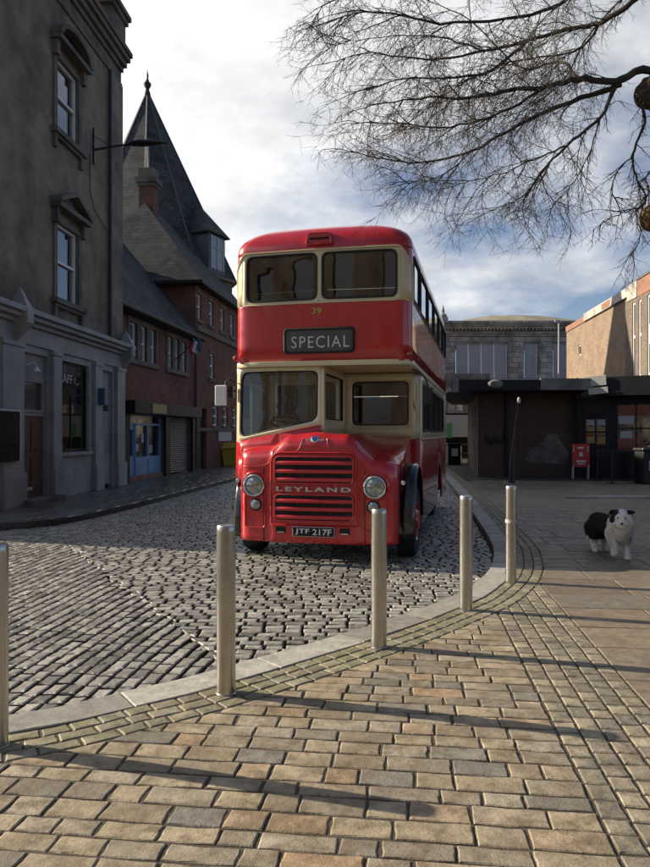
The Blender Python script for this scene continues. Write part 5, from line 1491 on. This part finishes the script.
# leaning column and thin pole
X, Y = gp(512, 482)
lp = thing('leaning_post', 'thin dark post leaning to the right with a pale tip, in front of the kiosk', 'post', (X, Y, -.004))
mb = MB(); mb.tube([(0, 0, -.02), (.03, 0, .9), (.06, 0, 1.25)], [.10, .085, .05], 12); mb.build('base_column', 'dark_metal', lp, smooth=True)
mb = MB(); mb.tube([(.06, 0, 1.25), (.12, 0, 1.9), (.22, 0, 2.65)], [.04, .03, .026], 10); mb.build('shaft', 'dark_metal', lp, smooth=True)
mb = MB(); mb.lathe([(.05, 0), (.055, .08), (.04, .16), (0, .19)], 12, mt=Matrix.Translation((.225, 0, 2.62))); mb.build('cap', 'paper', lp, smooth=True)
tp = thing('tall_pole', 'thin pale metal pole rising behind the kiosk roof against the stone building', 'pole', ((559-325)/700*45, 45, -.004))
mb = MB(); mb.tube([(0, 0, 0), (0, 0, 8.8)], [.08, .055], 10); mb.build('shaft', 'grey_board', tp, smooth=True); mb = MB(); mb.box(-.25, .05, -.05, .05, 8.8, 8.92); mb.build('head', 'grey_board', tp)
# building across the square behind the photographer, seen only in reflections
bb2 = thing('stone_terrace', 'stone building across the square, mirrored in the bus windows', 'building', (0, -16, 0))
mb = MB(); hs = [(-21+5*i, -19+5*i, 1.2+4.3*j, 3.8+4.3*j) for i in range(8) for j in range(3)]
wall(mb, -24, 20, 0, 13.5, hs, 0, 0, -.2); mb.box(-24, 20, -8, -.3, 0, 13.5); mb.build('wall', 'stone_render', bb2)
mb = MB(); mb.box(-24, 20, -.28, -.25, .5, 13); mb.build('glazing', 'window_dark', bb2)
# ------------------------------------------------------------------ tree over the square
TD = 8.2
def tp_(px, py, D): return Vector(((px-325)/700*D, D, EYE+(HY-py)/700*D))
mat('bark', (.045, .038, .030), .9, var=.35, scale=9, bmp=.01)
mat('twig_bark', (.055, .042, .029), .85, var=.3, scale=9)
mat('wicker', (.20, .13, .06), .8, var=.6, scale=26, bmp=.02)
mat('wicker_grey', (.09, .07, .05), .85, var=.5, scale=26, bmp=.02)
tree = thing('weeping_tree', 'large bare tree whose thin drooping branches hang high over the square', 'tree', (5.15, 8.6, -.004))
tb = Vector((5.15, 8.6, 0))
trunk, tw = MB(), MB()
rnd = random.Random(11)
def L_(p): return p-tb
def limb(pts, r0, r1, n=6, mb=trunk):
    P = cat_rom([Vector(p) for p in pts], 5); m = len(P)
    P = [p+Vector((rnd.uniform(-1, 1), rnd.uniform(-1, 1), rnd.uniform(-1, 1)))*.012 for p in P]
    q_ = .78 if mb is trunk and r0 < .1 else 1.
    mb.tube([L_(p) for p in P], [(r0+(r1-r0)*(i/(m-1))**.8)*q_*(1+.12*sin(i*2.3)*.6) for i in range(m)], n); return P
# trunk and main forks
fork = Vector((4.75, 8.5, 4.3))
limb([(5.15, 8.6, 0), (5.12, 8.6, 1.2), (4.95, 8.55, 2.8), fork], .26, .17, 14)
limb([fork, (4.62, 8.5, 5.6), (4.7, 8.4, 7.2), (4.3, 8.6, 8.6), (4.0, 8.9, 10.0)], .15, .05, 10)
mains = []
def main_(pp, r0, r1, start=None):
    pts = [tp_(*q) for q in pp]
    if start is not None: pts = [start]+pts
    mains.append((limb(pts, r0, r1, 8), r0, r1))
main_([(650, 69, 8.5), (617, 80, 8.4), (578, 77.5, 8.2), (545, 86, 8.0), (511, 88.6, 7.8), (470, 97, 7.5), (430, 96, 7.2), (385, 101, 7.0)], .075, .008, Vector((4.66, 8.5, 5.5)))
main_([(622, 83, 8.4), (589, 94, 8.5), (545, 111, 8.6), (511, 127, 8.7), (473, 149.5, 8.8), (428, 160.6, 8.9), (385, 158, 8.9), (345, 149, 9.0)], .05, .006)
main_([(614, 86, 8.4), (600, 116, 8.2), (567, 144, 8.0), (545, 166, 7.8), (522, 196, 7.7), (498, 205, 7.6)], .034, .005)
main_([(668, -35, 8.5), (633, 0, 8.4), (600, 22, 8.6), (567, 28, 8.8), (528, 39, 9.0), (484, 50, 9.1), (428, 58, 9.2), (370, 52, 9.2), (330, 62, 9.2)], .06, .006, Vector((4.7, 8.4, 7.0)))
main_([(655, -60, 8.3), (600, -40, 8.0), (567, -2, 7.8), (520, 15, 7.5), (440, 22, 7.3), (380, 10, 7.1), (335, 18, 7.0)], .05, .006, Vector((4.7, 8.4, 7.2)))
main_([(640, -70, 8.8), (560, -60, 9.2), (480, -30, 9.4), (400, -18, 9.6), (330, 0, 9.6), (308, 30, 9.6)], .05, .006, Vector((4.6, 8.5, 7.6)))
main_([(528, 39, 9.0), (490, 70, 8.8), (450, 76, 8.5), (400, 78, 8.3), (345, 95, 8.2)], .03, .005)
main_([(545, 86, 8.0), (500, 112, 7.9), (450, 125, 7.8), (400, 122, 7.7), (350, 120, 7.6)], .024, .005)
main_([(578, 78, 8.2), (560, 60, 8.4), (520, 66, 8.8), (470, 20, 9.1), (420, -5, 9.3)], .028, .005)
main_([(648, 100, 8.4), (644, 122, 8.4), (633, 155, 8.3), (637, 178, 8.3), (646, 198, 8.3), (636, 212, 8.3), (640, 235, 8.3), (630, 258, 8.3)], .028, .005, Vector((4.64, 8.5, 5.4)))
main_([(640, 206, 8.3), (622, 212, 8.2), (607, 218, 8.1), (590, 232, 8.0)], .012, .003)
main_([(650, 170, 8.4), (649, 190, 8.4), (640, 206, 8.3)], .014, .01, Vector((4.7, 8.5, 5.0)))
main_([(633, 155, 8.3), (618, 168, 8.2), (612, 190, 8.1), (625, 200, 8.1)], .012, .004)
main_([(600, 22, 8.6), (580, 48, 8.9), (540, 56, 9.2), (500, 64, 9.4), (440, 96, 9.5), (395, 128, 9.6)], .022, .004)
main_([(690, -60, 8.6), (640, -20, 9.0), (610, 10, 9.4), (585, 40, 9.6), (560, 84, 9.7), (520, 110, 9.8), (480, 118, 9.8)], .03, .004, Vector((4.7, 8.4, 7.0)))
main_([(600, 116, 8.2), (590, 150, 8.3), (575, 180, 8.3), (556, 205, 8.3)], .014, .003)
main_([(567, 144, 8.0), (535, 158, 7.9), (500, 172, 7.9), (470, 180, 7.9), (448, 186, 8.0)], .014, .003)
main_([(473, 149.5, 8.8), (440, 176, 8.7), (418, 180, 8.6), (402, 184, 8.6)], .010, .003)
main_([(484, 50, 9.1), (440, 36, 9.0), (400, 34, 8.9), (350, 40, 8.8), (316, 52, 8.8)], .014, .003)
# side shoots, arching out and drooping
def shoot(p, d, L, r, lvl):
    n = max(4, int(L/.075)); P = [p.copy()]; q = p.copy(); d = d.normalized(); curl = Vector((rnd.uniform(-1, 1), rnd.uniform(-1, 1), rnd.uniform(-.8, .9)))*(.10 if lvl > 1 else .045)
    for i in range(n):
        d = d+curl+Vector((rnd.uniform(-.16, .16), rnd.uniform(-.16, .16), rnd.uniform(-.16, .16)-(.035 if lvl > 0 else .02)))
        if lvl >= 2 and i > n*.6: d.z += .13*rnd.random()
        if d.length < .05: d = Vector((-1, 0, 0))
        d.normalize(); q = q+d*(L/n); P.append(q.copy())
    m = len(P); tw.tube([L_(p_) for p_ in P], [max(.0014, r*(1-.75*i/(m-1))) for i in range(m)], 3 if r < .006 else 5, caps=False)
    if lvl >= 3: return
    step = (.17, .075, .070, 0)[lvl]; cnt = int(L/step)
    for k in range(cnt):
        i = min(m-2, int((k+.6+rnd.uniform(-.3, .3))/cnt*m)); i = max(1, i)
        dd = (P[i+1]-P[i]).normalized(); side_ = Vector((rnd.uniform(-1, 1), rnd.uniform(-1, 1), rnd.uniform(-1, .45)))
        nd = dd*.62+side_*.9
        shoot(P[i], nd, L*(rnd.uniform(.34, .6)), max(.002, r*.5), lvl+1)
for P, r0, r1 in mains:
    m = len(P); Ltot = sum((P[i+1]-P[i]).length for i in range(m-1)); cnt = int(Ltot/.092)
    for k in range(cnt):
        f = .12+.88*(k+.5)/cnt; i = min(m-2, int(f*(m-1))); dd = (P[i+1]-P[i]).normalized()
        px = 325+P[i].x/P[i].y*700
        if px > 632 and r0 > .03: continue
        side_ = Vector((rnd.uniform(-.6, .6), rnd.uniform(-1, 1), rnd.uniform(-1.0, .7)))
        Ls = rnd.uniform(.35, .85)*(1.0 if px < 590 else .55)*(.75 if px < 380 else 1)
        shoot(P[i], dd*.7+side_*.9, Ls, rnd.uniform(.0045, .008), 1)
    shoot(P[-1], (P[-1]-P[-3]), .45 if r0 > .02 else .25, r1, 1)
trunk.build('trunk', 'bark', tree, smooth=True)
tw.build('crown', 'twig_bark', tree)
bt_ = dup(tree, (3.6, -8.5, -.004), radians(25), 'bare tree in front of the terrace across the square, mirrored in the upper windows')
# balls hung beside the upright limb
def ball(px, py, D, r, m, lab):
    c = tp_(px, py, D)
    mb = MB(); rows = []
    for i in range(13):
        a = pi*i/12; rows.append([(r*sin(a)*cos(b)*(1+.03*sin(9*b+i)), r*sin(a)*sin(b)*(1+.03*sin(9*b+i)), r*cos(a)*.98) for b in [2*pi*k/20 for k in range(20)]])
    mb.grid(rows, close=True)
    t = thing('hanging_ball', lab, 'ball', c, 0, 'round balls hung in the tree')
    mb.build('ball', m, t, smooth=True)
    mb = MB(); rr_ = random.Random(int(px+py))
    for k in range(26):
        ax = Vector((rr_.gauss(0, 1), rr_.gauss(0, 1), rr_.gauss(0, 1))).normalized(); u = ax.orthogonal().normalized(); v2 = ax.cross(u); h = rr_.uniform(-.6, .6)*r; q_ = sqrt(r*r-h*h)*1.03; a0 = rr_.uniform(0, 6)
        mb.tube([ax*h+u*q_*cos(a0+t_)+v2*q_*sin(a0+t_) for t_ in [3.6*i/16 for i in range(17)]], r*.045, 4)
    mb.build('woven_strands', m, t)
    mb = MB(); mb.tube([(0, 0, r*.95), (.03, 0, r+.45)], .006, 5); mb.build('cord', 'bark', t)
ball(652, 92, 8.45, .19, 'wicker_grey', 'dull brown round ball high in the tree, the upper one, under the thick limb')
ball(655, 216, 8.2, .165, 'wicker', 'golden brown round ball in the tree, hanging lower than the dull brown one')

# ------------------------------------------------------------------ the dog
m_, nt, b = newmat('dog_coat')
a = nt.nodes.new('ShaderNodeAttribute'); a.attribute_name = 'tone'
v = objvec(nt)
mp = N(nt, 'ShaderNodeMapping'); mp.inputs['Scale'].default_value = (60, 60, 14); nt.links.new(v, mp.inputs[0])
f = ramp(nt, noise_n(nt, mp.outputs[0], 1, 5, .7), [(.3, .6), (.7, 1.2)])
base_ = ramp(nt, a.outputs['Fac'], [(.45, (.010, .009, .009)), (.55, (.82, .78, .72))])
nt.links.new(mixc(nt, 1.0, base_, f, 'MULTIPLY'), b.inputs['Base Color']); b.inputs['Roughness'].default_value = .8
bump(nt, b, noise_n(nt, mp.outputs[0], 1.6, 4, .7), .012, .8)
mat('dog_nose', (.012, .011, .011), .25, spec=.7)
mat('dog_tongue', (.35, .09, .09), .4)
DX, DY = gp(607, 556)
dog = thing('dog', 'black and white long-haired sheepdog walking on the large flagstones', 'dog', (DX+.10, DY+.12, 0), radians(2))
# local: the dog faces -Y, x to its left-hand viewer side
mbd = bpy.data.metaballs.new('dogmeta'); mbd.resolution = .016; mbd.threshold = .35
def el(p, r, s=(1, 1, 1), rot=None):
    e = mbd.elements.new(type='ELLIPSOID'); e.co = p; e.radius = r; e.size_x, e.size_y, e.size_z = s
    if rot is not None: e.rotation = rot
def chain(ps, rs, n=5):
    for i in range(len(ps)-1):
        for k in range(n):
            t = k/n; el(Vector(ps[i]).lerp(Vector(ps[i+1]), t), rs[i]+(rs[i+1]-rs[i])*t)
    el(ps[-1], rs[-1])
K = 1.0
# trunk: deep chest, waist, rump
for p, r, s in (((0, -.20, .40), .20, (.9, 1, 1.05)), ((0, -.08, .405), .20, (.9, 1, 1.0)), ((0, .06, .41), .19, (.88, 1, .95)), ((0, .20, .41), .185, (.85, 1, .92)), ((0, .32, .41), .19, (.88, 1, .95)), ((0, .40, .40), .16, (.9, .9, 1)),
                ((0, -.30, .42), .17, (.9, .9, 1.05)), ((0, -.33, .36), .13, (.9, .8, 1.2))): el(p, r, s)
chain([(0, -.28, .47), (.0, -.36, .52), (.0, -.40, .54)], [.17, .145, .12], 4)          # neck ruff
el((0, -.43, .555), .165, (1.0, .95, .9)); el((0, -.46, .535), .14, (1.1, 1, 1)); chain([(0, -.52, .515), (0, -.60, .485)], [.095, .066], 4); el((0, -.36, .45), .19, (1.05, .8, 1.2))
el((.075, -.45, .50), .085); el((-.075, -.45, .50), .085)
chain([(.085, -.24, .34), (.085, -.25, .22), (.085, -.27, .10), (.085, -.285, .03)], [.10, .065, .052, .050], 5); el((.085, -.315, .022), .05, (1, 1.2, .6))
chain([(-.085, -.24, .34), (-.085, -.30, .24), (-.085, -.31, .15), (-.085, -.30, .08)], [.10, .065, .052, .050], 5); el((-.085, -.33, .07), .05, (1, 1.2, .6))
chain([(.09, .33, .34), (.095, .26, .25), (.095, .40, .15), (.095, .38, .03)], [.14, .085, .055, .048], 5); el((.095, .345, .022), .05, (1, 1.2, .6))
chain([(-.09, .33, .34), (-.095, .22, .24), (-.095, .33, .14), (-.095, .28, .04)], [.14, .085, .055, .048], 5); el((-.095, .245, .028), .05, (1, 1.2, .6))
chain([(0, .47, .38), (0, .56, .28), (0, .60, .16), (.02, .64, .10)], [.09, .095, .095, .05], 5)
mo_ = bpy.data.objects.new('dogmeta', mbd); COL.objects.link(mo_); bpy.context.view_layer.update()
dm_ = bpy.data.meshes.new_from_object(mo_.evaluated_get(bpy.context.evaluated_depsgraph_get()))
bpy.data.objects.remove(mo_)
def white_at(x, y, z):
    w = noise.noise(Vector((x, y, z))*14)*.025
    if z < .20+w: return True
    if y > .55 and z < .20+w: return True
    if y < -.40 or (y < -.34 and z > .45):       # head
        if y < -.545+w*.3: return True
        if x < -.022+w*.6 and z > .50+w and y < -.40: return not (x < -.03 and z > .49 and y > -.53)
        if x > .065 and z > .60: return False
        return True
    if y < -.20+w: return True             # ruff and chest
    return False
def furred(me, name, parent, fn, L=.035):
    mb = MB(); fr = random.Random(3)
    mb.v = [tuple(v.co) for v in me.vertices]
    for p in me.polygons:
        c = p.center; mb.f.append(tuple(p.vertices)); mb.m.append(0); mb.t.append(1. if fn(*c) else 0.)
    for p in me.polygons:
        for _ in range(3):
            c = p.center+Vector((fr.uniform(-.006, .006), fr.uniform(-.006, .006), fr.uniform(-.006, .006)))
            nn = p.normal; back = Vector((fr.uniform(-.2, .2), .5, -.75)); l = L*fr.uniform(.5, 1.4)*(.28 if c.y < -.42 else (.35 if c.z < .2 else 1))
            d = (nn*.55+back*.8).normalized()*l; s_ = d.cross(nn)
            if s_.length < 1e-5: continue
            s_ = s_.normalized()*.0035; k = mb.verts([c-s_, c+s_, c+d*.6+s_*.6+nn*l*.12, c+d])
            mb.face((k, k+1, k+2, k+3), 0, 1. if fn(*p.center) else 0.)
    o = mb.build(name, 'dog_coat', parent, tone=True); o.data.polygons.foreach_set('use_smooth', [True]*len(o.data.polygons)); return o
def twist(o):
    for v in o.data.vertices:
        t = max(0, min(1, (-.27-v.co.y)/.14)); a = -radians(24)*t*t*(3-2*t)
        x, y_ = v.co.x, v.co.y+.30; v.co.x = x*cos(a)-y_*sin(a); v.co.y = x*sin(a)+y_*cos(a)-.30
twist(furred(dm_, 'body', dog, white_at))
for s in (-1, 1):
    h = MB(); tip = Vector((s*.155, -.475, .600)) if s < 0 else Vector((s*.165, -.47, .625))
    k = h.verts([(s*.050, -.455, .645), (s*.115, -.44, .585), (s*.080, -.39, .635), tip, (s*.125, -.485, .650)])
    for f_ in ((0, 1, 4), (0, 4, 3), (1, 2, 3), (2, 0, 3), (1, 3, 4)): h.face([k+i for i in f_])
    h.t = [0.]*len(h.f); twist(h.build('ear', 'dog_coat', dog, tone=True))
    h = MB(); h.lathe([(0, -.011), (.009, -.006), (.011, 0), (.009, .006), (0, .011)], 10, mt=Matrix.Translation((s*.044, -.572, .560))); twist(h.build('eye', 'dog_nose', dog, smooth=True))
h = MB(); h.lathe([(0, -.018), (.016, -.010), (.021, 0), (.016, .010), (0, .016)], 12, mt=Matrix.Translation((0, -.664, .498))); twist(h.build('nose', 'dog_nose', dog, smooth=True))
